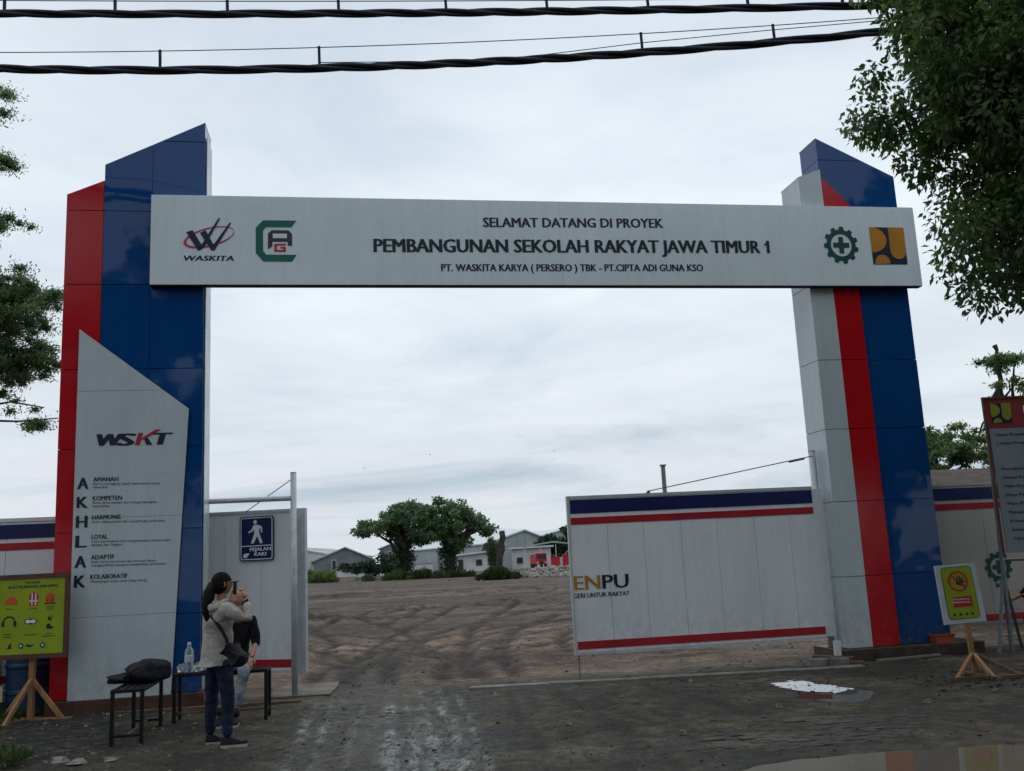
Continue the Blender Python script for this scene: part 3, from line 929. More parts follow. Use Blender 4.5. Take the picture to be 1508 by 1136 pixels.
# far tree line
def bush(name, cl, n, L, Wd, m, label, cat='bush', seed=5, trunkpos=None, th=1.0, tr=.2, droop=.2, bias=.4, group=None):
    x, y = cl[0][0], cl[0][1]
    t = empty(name, (x, y, 0), 0, label, cat, group)
    cl2 = [(c[0] - x, c[1] - y, *c[2:]) for c in cl]
    leaves('crown', m, t, cl2, n, L, Wd, droop=droop, seed=seed, bias=bias)
    MB().tube([(0, 0, -.2), (.1, 0, th * .5), (0, .1, th)], [tr * 1.2, tr, tr * .5], 8).build('trunk', M['bark'], t)
    return t
bush('tree', clumps_in([(10.5, 175, 4.2, 5.2, 4, 3.4), (6.3, 175, 3.6, 2.6, 3, 2.4)], 60, 1.0, 11), 5200, .8, .5, M['leaf_far'], 'dark green bushy tree between the silver warehouse and the gate leaf', 'tree', 12, th=5, tr=.4)
bush('tree', clumps_in([(15.5, 180, 4.6, 4, 4, 3.6)], 40, 1.0, 13), 2600, .8, .5, M['leaf_far'], 'dark tree behind the left end of the right gate leaf', 'tree', 14, th=5, tr=.4)
bush('bush', clumps_in([(-20, 150, 2.0, 3.6, 2, 1.4), (-25, 152, 1.5, 4, 2, 1.1)], 40, .7, 15), 3200, .55, .3, M['leaf_far'], 'dark green shrubbery in front of the grey sheds', 'bush', 16, th=1.5)
bush('bush', clumps_in([(-24.0, 116, .45, 2.6, 2, .95), (-22.2, 114, .3, 1.2, 1.4, .8)], 40, .45, 17, surf=.5), 5200, .5, .10, M['grass_yellow'], 'yellow green scrub mound beside the left gate post', 'bush', 18, th=.3, droop=-.8, bias=.6)
bush('bush', clumps_in([(-27.5, 122, .4, 2.4, 2, .7)], 24, .4, 19), 2200, .45, .12, M['grass'], 'darker green scrub at the far left edge of the field', 'bush', 20, th=.3, droop=-.6, bias=.4)
bush('bush', clumps_in([(-4.6, 160, 3.6, 1.6, 1.4, 1.0)], 12, .6, 23), 800, .5, .3, M['leaf_far'], 'small round green tree in front of the blue grey shed', 'bush', 24, th=2.5)

# two big field trees
def field_tree(x, y, top, seed, ell, label):
    t = empty('tree', (x, y, 0), 0, label, 'tree', 'large trees standing in the field')
    limbs = []
    g = random.Random(seed)
    for e in ell:
        for k in range(3):
            limbs.append((g.uniform(.5, 1.0), (e[0] + g.uniform(-.5, .5) * e[3], e[1] + g.uniform(-.4, .4) * e[4], e[2] + g.uniform(-.1, .5) * e[5]), .28))
    trunk(t, (0, 0, -.3), (.2, 0, 4.3), .62, .4, limbs, seed=seed)
    leaves('crown', M['leaf_field'], t, clumps_in(ell, 120, .62, seed + 1, .6, .5), 9500, .40, .22, droop=.1, seed=seed + 2, bias=.45, vspread=.8)
    leaves('creeper', M['leaf_ivy'], t, [(0, -.2, 1.6, 1.0, .9, 2.2), (0, 0, 3.2, 1.2, 1, 1.3), (.2, -.2, .5, 1.6, 1.2, .7)], 1500, .34, .22, seed=seed + 3, bias=.3)
    return t
field_tree(-13.4, 112, 9.3, 31, [(.0, 0, 6.9, 3.6, 3.4, 2.0), (-2.8, 0, 5.6, 2.9, 2.6, 1.2), (1.8, 0, 5.4, 2.4, 2.6, 1.6), (-.6, 0, 7.9, 2.4, 2.4, 1.1), (2.2, -.3, 4.9, 2.2, 2, 1.3)], 'left one of the two big leafy trees in the field')
field_tree(-8.0, 110, 9.3, 41, [(0, 0, 7.0, 2.8, 3, 2.0), (2.6, 0, 5.8, 2.6, 2.4, 1.3), (4.0, 0, 5.0, 1.5, 1.6, .7), (-1.4, 0, 5.4, 2.2, 2.4, 1.5), (1.3, 0, 4.0, 1.8, 1.6, .8), (-2.6, 0, 6.6, 1.8, 2, 1.5)], 'right one of the two big leafy trees in the field, with a drooping branch')
# grass mounds under the trees
def turf(name, cl, n, label, m='grass', L=.4, seed=50, Wd=.07, bias=.4):
    o = leaves(name, M[m], None, cl, n, L, Wd, droop=-1.3, seed=seed, bias=bias)
    tag(o, label, 'grass', kind='stuff')
turf('grass', clumps_in([(-12.8, 109.5, .1, 3.2, 1.8, .55), (-10.8, 109, .1, 2.0, 1.4, .4), (-15.8, 109, .0, 2.2, 1.8, .2)], 46, .6, 301, .8), 8000, 'bright green weeds heaped round the foot of the left field tree', L=.45, Wd=.10)
turf('grass', clumps_in([(-7.4, 107.5, .0, 2.4, 1.4, .35)], 22, .45, 302, .8), 3000, 'darker weeds at the foot of the right field tree', L=.4, Wd=.1, bias=.2)
# pollarded stumps
t = empty('tree_stump', (-2.35, 86, 0), 0, 'short leaning tree stump wrapped in green creeper', 'tree stump', 'lopped trunks in the field')
trunk(t, (.15, 0, -.2), (-.25, 0, 3.55), .34, .26, [], seed=61)
leaves('creeper', M['leaf_ivy'], t, [(-.1, 0, 2.3, .5, .45, 1.4), (0, 0, .8, .6, .6, .8)], 1500, .2, .14, seed=62, bias=.6)
t = empty('tree_stump', (-1.75, 84.5, 0), 0, 'taller bare tree stump standing right of the creeper covered one', 'tree stump', 'lopped trunks in the field')
trunk(t, (-.15, 0, -.2), (.28, 0, 4.1), .30, .27, [(.35, (-.35, 0, 2.3), .12)], seed=63)
turf('grass', [(-2.1, 83.5, .25, 1.2, 1.0, .75), (-3.1, 83.3, .1, .8, .6, .35), (-.9, 83.6, .1, .9, .6, .4)], 4200, 'green creeper and weeds round the two lopped trunks', 'leaf_ivy', L=.3, seed=52, Wd=.12, bias=.6)
# rubble
def rocks(name, pts, m, label=None, cat=None, kind=None, parent=None, seed=3, hgt=.55):
    g = random.Random(seed)
    mb = MB()
    for (x, y, z, r) in pts:
        k = 6
        ring1 = [(x + r * math.cos(2 * PI * i / k) * g.uniform(.7, 1.2), y + r * math.sin(2 * PI * i / k) * g.uniform(.6, 1.1), z + r * g.uniform(-.25, .05)) for i in range(k)]
        ring2 = [(x + .6 * r * math.cos(2 * PI * i / k + .3) * g.uniform(.6, 1.2), y + .6 * r * math.sin(2 * PI * i / k + .3) * g.uniform(.6, 1.2), z + r * hgt * g.uniform(.7, 1.2)) for i in range(k)]
        fs = [(i, (i + 1) % k, k + (i + 1) % k, k + i) for i in range(k)] + [tuple(range(k, 2 * k))]
        mb.add(ring1 + ring2, fs)
    o = mb.build(name, m, parent)
    tag(o, label, cat, None, kind)
    return o
g = random.Random(5)
P = []
for i in range(1500):
    x = g.uniform(-1.2, 11); e = math.sin(min(1, (x + 1.2) / 3.5) * PI / 2)
    yy = g.gauss(0, .9)
    z = max(0, .80 * e * math.exp(-(yy / 1.1) ** 2) * g.uniform(.5, 1.05))
    P.append((x, 88 + yy * 1.3, z, g.uniform(.07, .27)))
rocks('rubble', P, M['rubble'], 'pale heap of broken concrete rubble right of the stumps', 'rubble', 'stuff')
P = [(g.gauss(-18.6, 1.0), 118 + g.gauss(0, .6), 0, g.uniform(.1, .3)) for _ in range(120)]
rocks('rubble', [(x, y, max(0, .5 - abs(x + 18.6) * .3), r) for x, y, z, r in P], M['stone'], 'brown debris heap left of the field trees', 'rubble', 'stuff', seed=9)
o = rocks('debris_sack', [(-18.0, 117, .35, .42)], M['orange'], 'orange sack lying on the brown debris heap', 'sack', seed=12)
P = [(g.uniform(-16, 9), g.uniform(76, 106), .02, g.uniform(.08, .22)) for _ in range(60)]
P += [(g.uniform(-10, 7), g.uniform(18, 70), .0, g.uniform(.02, .06)) for _ in range(260)]
rocks('field_stones', [(x, y, gz(x, y), r) for x, y, z, r in P], M['stone'], 'scattered pale stones on the soil of the field', 'stones', 'stuff', seed=10)

# thin pole far behind the right gate leaf
t = empty('utility_pole', (5.05, 33, 0), 0, 'thin dark pole standing behind the right gate leaf', 'pole')
MB().tube([(0, 0, -.2), (0, 0, 4.55)], .075, 8).build('pole', M['steel'], t)
MB().box(-.1, .1, -.1, .1, 4.551, 4.6).build('cap', M['steel'], t)

# ------------------------------------------------------------------ roadside trees
def tree_right():
    ox, oy = 6.3, 8.9
    t = empty('tree', (ox, oy, 0), 0, 'large dark broadleaf tree hanging over the top right corner', 'tree')
    ell = [(5.45 - ox, 8.3 - oy, 6.7, 2.15, 1.9, 1.7), (5.5 - ox, 8.3 - oy, 5.15, 1.55, 1.5, 1.1), (5.15 - ox, 8.2 - oy, 4.15, 1.25, 1.1, .62), (4.5 - ox, 8.2 - oy, 5.5, 1.15, .9, .7), (6.9 - ox, 8.6 - oy, 6.0, 2.0, 1.9, 2.2), (4.85 - ox, 8.3 - oy, 5.65, 1.2, .9, .85), (4.7 - ox, 8.3 - oy, 6.8, 1.1, .9, .9), (5.0 - ox, 8.1 - oy, 4.4, .9, .8, .6), (6.9 - ox, 5.6 - oy, 7.4, 2.3, 2.2, 2.0)]  # last lobe lies out of frame, added to shade the beam's right end
    cl = clumps_in(ell, 900, .26, 71, .75, .46)
    leaves('crown', M['leaf_dark'], t, cl, 150000, .085, .040, droop=.7, seed=72, bias=.38, vspread=.8)
    g = random.Random(4)
    limbs = [(g.uniform(.55, 1), (e[0] + g.uniform(-.6, .6) * e[3], e[1] + g.uniform(-.6, .6) * e[4], e[2] + g.uniform(-.5, .5) * e[5]), .09) for e in ell for _ in range(5)]
    trunk(t, (0, 0, -.2), (.1, 0, 4.6), .22, .15, limbs, seed=73)
tree_right()
def tree_left():
    ox, oy = -11.6, 17.0
    t = empty('tree', (ox, oy, 0), 0, 'feathery leaved tree reaching in behind the left tower', 'tree')
    E_ = [(-9.95, 17, 11.0, .75, .6, .22), (-9.8, 17, 10.4, .55, .5, .22), (-9.75, 17, 9.45, 1.0, .5, .14), (-9.6, 17, 8.35, 1.15, .6, .22), (-9.9, 17, 7.75, .6, .5, .22),
          (-9.3, 17, 7.0, 1.15, .8, .42), (-9.0, 16.6, 6.35, 1.0, .8, .5), (-9.3, 17, 5.8, 1.0, .8, .4), (-9.0, 17, 5.35, .7, .5, .14), (-8.75, 17, 4.75, .42, .4, .14), (-8.6, 17, 4.45, .3, .3, .16), (-10.5, 17, 6.5, 1.2, 1.2, 1.0), (-11, 17, 8.5, 1.2, 1.2, 1.5), (-9.55, 17, 5.05, .5, .4, .1), (-9.0, 17, 5.6, .85, .6, .3), (-8.9, 16.8, 6.75, .75, .6, .3), (-9.6, 17, 6.3, .9, .8, .6), (-9.3, 17, 6.65, 1.15, .8, .6), (-9.15, 17, 5.6, .95, .7, .4), (-9.9, 17, 9.5, .9, .5, .2), (-9.7, 17, 8.3, 1.1, .6, .25)]
    ell = [(e[0] - ox, e[1] - oy, *e[2:]) for e in E_]
    cl = clumps_in(ell, 620, .25, 81, .5, .7)
    leaves('crown', M['leaf_fine'], t, cl, 150000, .070, .026, droop=.25, shell=-1, seed=82, bias=.5, vspread=.7)
    limbs = [(.35 + .6 * (e[2] - 4) / 8, (e[0] + .2, e[1], e[2] - .05), .05) for e in ell]
    trunk(t, (0, 0, -.2), (.3, 0, 10.5), .3, .12, limbs, seed=83)
tree_left()
def tree_back(x, y, ell, n, label, seed, h):
    t = empty('tree', (x, y, 0), 0, label, 'tree')
    ell = [(e[0] - x, e[1] - y, *e[2:]) for e in ell]
    leaves('crown', M['leaf_light'], t, clumps_in(ell, 80, .26, seed, .4, .6), int(n * 1.8), .12, .045, droop=.2, shell=-1, seed=seed, bias=.5, vspread=.8)
    g = random.Random(seed)
    limbs = [(.5 + .1 * k, (e[0] + g.uniform(-.3, .3), e[1], e[2]), .07) for k, e in enumerate(ell * 2)]
    trunk(t, (0, 0, -.2), (0, 0, h), .16, .08, limbs[:8], seed=seed)
tree_back(10.6, 24, [(10.6, 24, 4.0, .75, .8, .55), (10.2, 24, 3.5, .6, .8, .4), (11.3, 24, 3.7, .6, .6, .35)], 5200, 'bushy green tree right behind the right tower, above the rusty roof', 91, 3.3)
tree_back(12.6, 24.5, [(12.1, 24.5, 4.1, .6, .6, .5), (12.3, 24.5, 3.5, .6, .6, .4), (12.9, 24.5, 6.1, .9, .8, .25), (12.8, 24.5, 5.5, .6, .6, .2), (13.6, 24.5, 5.2, .9, .9, .7)], 6000, 'light green feathery tree rising behind the information board', 95, 5.4)
# trees across the road, behind the photographer (mirrored in the tower panels), unseen, added to darken the gateway fronts
ST = ((-17, -9, 15.5, 5.0, 'leftmost but one'), (-7.0, -12, 13.0, 4.4, 'left of the viewpoint'), (.5, -9, 11, 4.2, 'straight behind the viewpoint'), (8.5, -8.5, 13, 4.8, 'right of the viewpoint'), (17, -7, 12.5, 4.8, 'far right'), (-26, -7, 15, 5.2, 'far left'), (8.6, .8, 10.5, 3.6, 'on the near side, right of the viewpoint'), (12.5, 6.0, 10.5, 3.8, 'on the near side, outside the right edge'))
for i, (x, y, h, r, lb) in enumerate(ST):
    t = empty('unseen_shade_tree', (x, y, 0), 0, 'unseen dark roadside tree added to shade the gateway, ' + lb, 'tree', 'unseen street trees along the road')
    leaves('crown', M['leaf_dark'], t, clumps_in([(0, 0, h * .60, r, r * .8, h * .34), (r * .4, .5, h * .85, r * .6, r * .6, h * .2)], 70, 1.0, 100 + i), 9000, .62, .36, seed=110 + i)
    trunk(t, (0, 0, -.2), (.1, .1, h * .6), .28, .16, [(.7, (r * .5, 0, h * .7), .1), (.8, (-r * .5, .3, h * .75), .1)], seed=120 + i)

# ------------------------------------------------------------------ overhead cables
def cable_run(Y, pts, name, label, rad, mess, hang, group=None, extra=None, far=1.45):
    sc = lambda P: [(p[0] * far, CAMH + (p[-1] - CAMH) * far) for p in P]
    Y, rad, hang, pts, mess = Y * far, rad * far, [h * far for h in hang], sc(pts), sc(mess)
    if extra: extra = [(p[0] * far, 0, CAMH + (p[2] - CAMH) * far) for p in extra]
    t = empty(name, (0, Y, 0), 0, label, 'power cable', group)
    px_ = np.array([p[0] for p in pts]); pz = np.array([p[1] for p in pts])
    co_ = np.polyfit(px_, pz, 2)
    xx = np.linspace(-22, 22, 1100)
    zz = np.polyval(co_, xx)
    out = np.abs(xx) > 9
    zz = np.where(xx < -9, np.polyval(co_, -9) + (xx + 9) * -.06, zz); zz = np.where(xx > 9, np.polyval(co_, 9) + (xx - 9) * .06, zz)
    for k in range(3):
        ph = 2 * PI * k / 3
        a = xx * 3.0 + ph + .8 * np.sin(xx * .9)
        P = [(x, rad * .62 * math.cos(q), z + rad * .62 * math.sin(q)) for x, z, q in zip(xx, zz, a)]
        MB().tube(P, rad * .60, 6).build('strand', M['cable'], t, smooth=True)
    mc = np.polyfit([p[0] for p in mess], [p[1] for p in mess], 2 if len(mess) > 2 else 1)
    mz = lambda x: float(np.polyval(mc, np.clip(x, -9, 9))) + (x + 9) * -.06 * (x < -9) + (x - 9) * .06 * (x > 9)
    MB().tube([(x, 0, mz(x)) for x in xx[::10]], .006, 5).build('messenger_wire', M['wire'], t)
    for hx in hang:
        MB().bar((hx, 0, mz(hx) + .015), (hx + .004, 0, float(np.polyval(co_, hx)) + rad * .4), .030, .02, up=(0, 1, 0)).build('hanger', M['cable'], t)
    if extra:
        MB().tube(extra, .0055, 5).build('loose_wire', M['wire'], t)
cable_run(7.2, [(-4.05, 5.774), (-2.66, 5.713), (-1.28, 5.658), (-.17, 5.605), (1.49, 5.667), (3.1, 5.726)], 'overhead_cable', 'thick twisted black power cable sagging lower of the two, with four hangers', .030,
          [(-4.05, 5.924), (-1.83, 5.849), (1.2, 5.809), (3.06, 5.856)], [-2.74, -1.44, 1.19, 2.27, -5.2, 4.4], extra=[(-1.44, 0, 5.70), (-.4, .02, 5.655), (.3, 0, 5.665), (1.19, 0, 5.735), (2.2, 0, 5.79), (3.4, 0, 5.84), (5, 0, 5.9)])
cable_run(6.6, [(-3.73, 5.892), (-1.16, 5.755), (.88, 5.669), (2.84, 5.609)], 'overhead_cable', 'twisted black power cable along the top edge, with closely spaced hangers', .026,
          [(-3.73, 6.0), (-1.16, 5.856), (2.85, 5.675)], [-3.7, -2.86, -2.01, -1.17, -.36, .4, 1.16, 1.91, 2.62, 3.4])

# ------------------------------------------------------------------ gateway towers
JZ = [1.17, 2.25, 3.32, 4.37, 5.53, 6.57, 7.60]
GAP = .0045
def column(parent, s0, s1, n0, n1, ztl, ztr, m, z0=.2, sides=(), tilt=True):
    """panelled box: dark core, panels on the front and on chosen side faces; sloped top from ztl (at s0) to ztr (at s1)"""
    core = [(s0 + .03, z0), (s1 - .03, z0), (s1 - .03, ztr - .03), (s0 + .03, ztl - .03)]
    MB().plate(core, n0 + .03, n1).build('frame_core', M['core'], parent)
    sl = (ztr - ztl) / (s1 - s0)
    lev = [z0] + [j for j in JZ if j < max(ztl, ztr) - .05] + [20]
    for a, b_ in zip(lev[:-1], lev[1:]):
        poly = [(s0 + .0015, a + GAP), (s1 - .0015, a + GAP), (s1 - .0015, b_ - GAP), (s0 + .0015, b_ - GAP)]
        poly = clip(poly, -sl, 1, ztl - sl * s0)
        if len(poly) < 3: continue
        o = MB().plate(poly, n0 + random.uniform(-.0012, .0012), n0 + .028).build('panel', m, parent)
        if tilt:
            cxp = sum(p[0] for p in poly) / len(poly); czp = sum(p[1] for p in poly) / len(poly)
            me_ = o.data
            rot = Matrix.Translation((cxp, n0, czp)) @ Matrix.Rotation(R(random.uniform(-.35, .35)), 4, 'Z') @ Matrix.Rotation(R(random.uniform(-.35, .35)), 4, 'X') @ Matrix.Translation((-cxp, -n0, -czp))
            me_.transform(rot)
        for sd_ in sides:
            zt = ztl if sd_ < 0 else ztr
            if a > zt - .02: continue
            zb = min(b_ - GAP, zt)
            xa, xb = (s0 + .002, s0 + .028) if sd_ < 0 else (s1 - .028, s1 - .002)
            MB().box(xa, xb, n0 + .031, n1, a + GAP, zb).build('side_panel', m, parent)
    # sloped cap
    MB().plate([(s0, ztl + .001), (s1, ztr + .001), (s1, ztr + .02), (s0, ztl + .02)], n0 + .003, n1 + .01).build('top_cap', m, parent)
def at_arch(name, label, cat, group=None):
    return empty(name, (AO[0], AO[1], 0), AZ, label, cat, group)
TL = at_arch('gateway_tower', 'left gateway tower in blue and red panels with a rising slanted top', 'tower')
column(TL, -.952, -.477, .0, .58, 6.775, 6.985, M['acp_red'], sides=(-1, 1))
column(TL, -.474, .148, .0, .58, 7.215, 7.525, M['acp_blue'], sides=(-1,))
column(TL, .151, .84, .0, .58, 7.527, 7.875, M['acp_blue'], sides=(1,))
MB().box(.846, .856, .10, .58, .2, 7.72).build('edge_trim', M['acp_white'], TL)
MB().box(-.93, .80, .02, .6, -.12, .2).build('plinth', M['plinth'], TL)
MB().box(-.97, .9, -.10, .019, -.12, .195).build('plinth_step', M['plinth'], TL, bevel=.006)
TR = at_arch('gateway_tower', 'right gateway tower in white, red and blue panels with a falling slanted top', 'tower')
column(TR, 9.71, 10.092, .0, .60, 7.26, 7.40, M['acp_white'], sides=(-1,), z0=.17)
column(TR, 10.095, 10.52, .0, .05, 7.27, 6.83, M['acp_red'], z0=.17)
column(TR, 10.10, 11.37, .055, .60, 7.945, 7.33, M['acp_blue'], sides=(-1, 1), z0=.17)
MB().box(9.55, 11.75, -.16, .75, -.15, .168).build('plinth', M['plinth_dark'], TR, bevel=.008)

# beam
BM = at_arch('gateway_beam', 'long white gateway beam carrying the project title and four logos', 'sign beam')
Z0, Z1 = 5.497, 6.754
seams = [.158, .708, 3.27, 5.83, 8.372, 11.055, 11.52]
MB().box(.17, 11.50, -.085, -.005, Z0 + .01, Z1 - .01).build('frame_core', M['core'], BM)
for a, b_ in zip(seams[:-1], seams[1:]):
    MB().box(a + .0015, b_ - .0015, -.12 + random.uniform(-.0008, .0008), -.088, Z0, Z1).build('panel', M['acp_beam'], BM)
    MB().box(b_ - .004, b_ + .004, -.1185, -.1150, Z0 + .01, Z1 - .01).build('joint_seal', M['seal'], BM) if b_ < 11.4 else None
MB().box(.16, 11.51, -.118, -.002, Z1 + .001, Z1 + .012).build('top_trim', M['acp_beam'], BM)
MB().box(.16, 11.51, -.115, -.002, Z0 - .012, Z0 - .001).build('bottom_trim', M['core'], BM)
YF = -.1225
text(BM, 'SELAMAT DATANG DI PROYEK', 4.71, 7.405, 6.360, 6.510, YF, M['black_print'], .030, tilt=.008)
text(BM, 'PEMBANGUNAN SEKOLAH RAKYAT JAWA TIMUR 1', 3.148, 9.048, 5.972, 6.178, YF, M['black_print'], .036, tilt=.005)
MB().plate([(9.028, 6.176), (8.975, 6.140), (8.975, 6.112), (9.040, 6.150)], YF - .0035, YF - .001).build('lettering', M['black_print'], BM)
text(BM, 'PT. WASKITA KARYA ( PERSERO ) TBK - PT.CIPTA ADI GUNA KSO', 4.082, 7.972, 5.698, 5.808, YF, M['black_print'], .030, tilt=.004)
# logo: swoosh W in a ring
def stroke(mb, a, b_, w, y0, y1, w2=None):
    w2 = w if w2 is None else w2
    a, b_ = Vector((a[0], a[1])), Vector((b_[0], b_[1]))
    d = (b_ - a).normalized(); n = Vector((-d.y, d.x))
    mb.plate([tuple(a + n * w / 2), tuple(a - n * w / 2), tuple(b_ - n * w2 / 2), tuple(b_ + n * w2 / 2)], y0, y1)
lg = BM
o_, i_ = circ(.92, 6.165, .345, .135, 48, tilt=.28), circ(.935, 6.172, .322, .112, 48, tilt=.28)
MB().ring(o_, i_, YF - .003, YF).build('logo_ring', M['pink_print'], lg)
mb = MB()
mb.plate([(.62, 6.235), (.705, 6.262), (.845, 6.02), (.80, 5.975), (.775, 5.975)], YF - .006, YF - .0035)
mb.plate([(.80, 5.975), (.865, 6.03), (.885, 6.14), (.83, 6.06)], YF - .006, YF - .0035)
mb.plate([(.80, 6.225), (.875, 6.262), (.99, 6.04), (.985, 5.985), (.95, 5.975)], YF - .006, YF - .0035)
stroke(mb, (.83, 6.02), (1.055, 6.44), .05, YF - .0062, YF - .0036, .022)
stroke(mb, (.965, 5.985), (1.20, 6.375), .055, YF - .0064, YF - .0037, .02)
mb.build('logo_letter', M['navy_print'], lg)
text(BM, 'WASKITA', .578, 1.245, 5.832, 5.906, YF, M['navy_print'], .045, shear=.25)
# logo: octagonal green C with dark A and small red G
x0, x1, z0, z1 = 1.537, 2.085, 5.825, 6.418
w_ = .098
C_ = [(x1, z1), (x0 + .10, z1), (x0, z1 - .11), (x0, z0 + .12), (x0 + .10, z0), (x1 - .06, z0), (x1, z0 + w_), (x0 + .14, z0 + w_), (x0 + w_, z0 + .15), (x0 + w_, z1 - .15), (x0 + .14, z1 - w_), (x1 - .07, z1 - w_)]
MB().plate(C_, YF - .003, YF).build('logo_letter', M['green_print'], lg)
A_ = [(1.70, 6.0), (1.70, 6.225), (1.75, 6.275), (1.975, 6.275), (2.025, 6.225), (2.025, 6.055), (1.965, 6.055), (1.965, 6.11), (1.76, 6.11), (1.76, 6.045)]
MB().plate(A_, YF - .003, YF).build('logo_letter', M['grey_print'], lg)
MB().box(1.765, 1.955, YF - .004, YF - .0032, 6.16, 6.225).build('logo_letter', M['acp_beam'], lg)
G_ = [(1.94, 6.08), (1.785, 6.08), (1.785, 5.965), (1.94, 5.965), (1.94, 6.035), (1.865, 6.035), (1.865, 6.012), (1.905, 6.012), (1.905, 5.99), (1.82, 5.99), (1.82, 6.055), (1.94, 6.055)]
MB().plate(G_, YF - .003, YF).build('logo_letter', M['red_print'], lg)
def gear(parent, cx_, cz_, r, y, m, inner=.60, teeth=11, squash=1.0):
    out, inn = [], []
    n = teeth * 8
    for i in range(n):
        a = 2 * PI * i / n + .14
        k = i % 8
        rr_ = r if 1 <= k <= 4 else r * .84
        out.append((cx_ + rr_ * math.cos(a) * squash, cz_ + rr_ * math.sin(a)))
        inn.append((cx_ + r * inner * math.cos(a) * squash, cz_ + r * inner * math.sin(a)))
    MB().ring(out, inn, y - .003, y).build('logo_gear', m, parent)
    a, b_ = r * .44, r * .13
    MB().plate([(cx_ - b_, cz_ - a), (cx_ + b_, cz_ - a), (cx_ + b_, cz_ - b_), (cx_ + a, cz_ - b_), (cx_ + a, cz_ + b_), (cx_ + b_, cz_ + b_), (cx_ + b_, cz_ + a), (cx_ - b_, cz_ + a), (cx_ - b_, cz_ + b_), (cx_ - a, cz_ + b_), (cx_ - a, cz_ - b_), (cx_ - b_, cz_ - b_)], y - .003, y).build('logo_cross', m, parent)
gear(BM, 10.235, 6.137, .298, YF, M['darkgreen_print'], squash=.95)
def pu_logo(parent, x0, x1, z0, z1, y, back, front):
    w, h = x1 - x0, z1 - z0
    q = lambda P: [(x0 + u * w, z0 + v * h) for u, v in P]
    MB().plate([(x0, z0), (x1, z0), (x1, z1), (x0, z1)], y - .002, y).build('logo_square', back, parent)
    s1 = [(0, 1), (.12, 1)] + [(.02 + .44 * math.cos(a), .66 + .34 * math.sin(a)) for a in np.linspace(1.2, -1.55, 12)] + [(0, .32)]
    s2 = [(.54, 1), (.54, .4)] + [(.77 + .23 * math.cos(a), .38 + .24 * math.sin(a)) for a in np.linspace(PI, 1.93 * PI, 10)] + [(1, .5), (1, 1)]
    s3 = [(.06, 0)] + [(.28 + .22 * math.cos(a), .02 + .24 * math.sin(a)) for a in np.linspace(PI - .1, 0, 12)]
    for s_ in (s1, s2, s3):
        MB().plate(q(s_), y - .005, y - .0025).build('logo_shape', front, parent)
pu_logo(BM, 10.735, 11.31, 5.835, 6.432, YF, M['navy_print'], M['orange_print'])

# values board leaning on the left tower
VB = at_arch('values_board', 'tall white board with slanted top and company values on the left tower', 'sign board')
bd = [(-.723, .19), (.497, .19), (.671, 3.814), (-.723, 4.904)]
cuts = [.19, 1.19, 2.42, 4.07, 9]
for a, b_ in zip(cuts[:-1], cuts[1:]):
    p = clip(clip(bd, 0, -1, -(a + .002)), 0, 1, b_ - .002)
    MB().plate(p, -.055, -.032).build('panel', M['acp_white'], VB)
MB().plate([(-.70, .2), (.47, .2), (.645, 3.80), (-.70, 4.86)], -.031, -.003).build('frame_core', M['core'], VB)
YB = -.0575
nv, bk = M['navy_print'], M['black_print']
text(VB, 'W', -.49, -.19, 3.345, 3.510, YB, nv, .085, shear=.25)
text(VB, 'S', -.22, -.025, 3.345, 3.510, YB, nv, .085, shear=.25)
text(VB, 'T', .215, .415, 3.345, 3.510, YB, nv, .085, shear=.25)
mb = MB()
mb.plate([(.005, 3.345), (.065, 3.345), (.105, 3.505), (.045, 3.505)], YB - .003, YB)
mb.plate([(.07, 3.41), (.11, 3.45), (.26, 3.545), (.33, 3.545), (.17, 3.45), (.13, 3.43)], YB - .005, YB - .002)
mb.build('logo_letter', M['red_print'], VB)
MB().plate([(.115, 3.435), (.165, 3.435), (.225, 3.345), (.145, 3.345)], YB - .003, YB).build('logo_letter', nv, VB)
rows = [('A', 2.797, 2.950, 'AMANAH', -.19, 'Kami memegang teguh kepercayaan yang', .322, 'diberikan', -.31),
        ('K', 2.556, 2.708, 'KOMPETEN', -.138, 'Kami terus belajar dan mengembangkan', .29, 'kapabilitas', -.28),
        ('H', 2.307, 2.466, 'HARMONIS', -.15, 'Kami saling peduli dan menghargai perbedaan', .40, None, 0),
        ('L', 2.059, 2.218, 'LOYAL', -.30, 'Kami berdedikasi dan mengutamakan kepentingan', .47, 'Bangsa dan Negara', -.12),
        ('A', 1.806, 1.963, 'ADAPTIF', -.215, 'Kami terus berinovasi dan antusias dalam', .29, 'menggerakkan ataupun menghadapi perubahan', .41),
        ('K', 1.562, 1.720, 'KOLABORATIF', -.05, 'Membangun kerja sama yang sinergi', .185, None, 0)]
for (c_, za, zb, w1, xe, l1, x1_, l2, x2_) in rows:
    text(VB, c_, -.678, -.555, za, zb, YB, bk, .035)
    text(VB, w1, -.492, xe, zb - .060, zb - .002, YB, bk, .025, tilt=-.015)
    text(VB, l1, -.490, x1_, zb - .105, zb - .073, YB, bk, .018, tilt=-.02)
    if l2: text(VB, l2, -.490, x2_, zb - .148, zb - .116, YB, bk, .018, tilt=-.02)

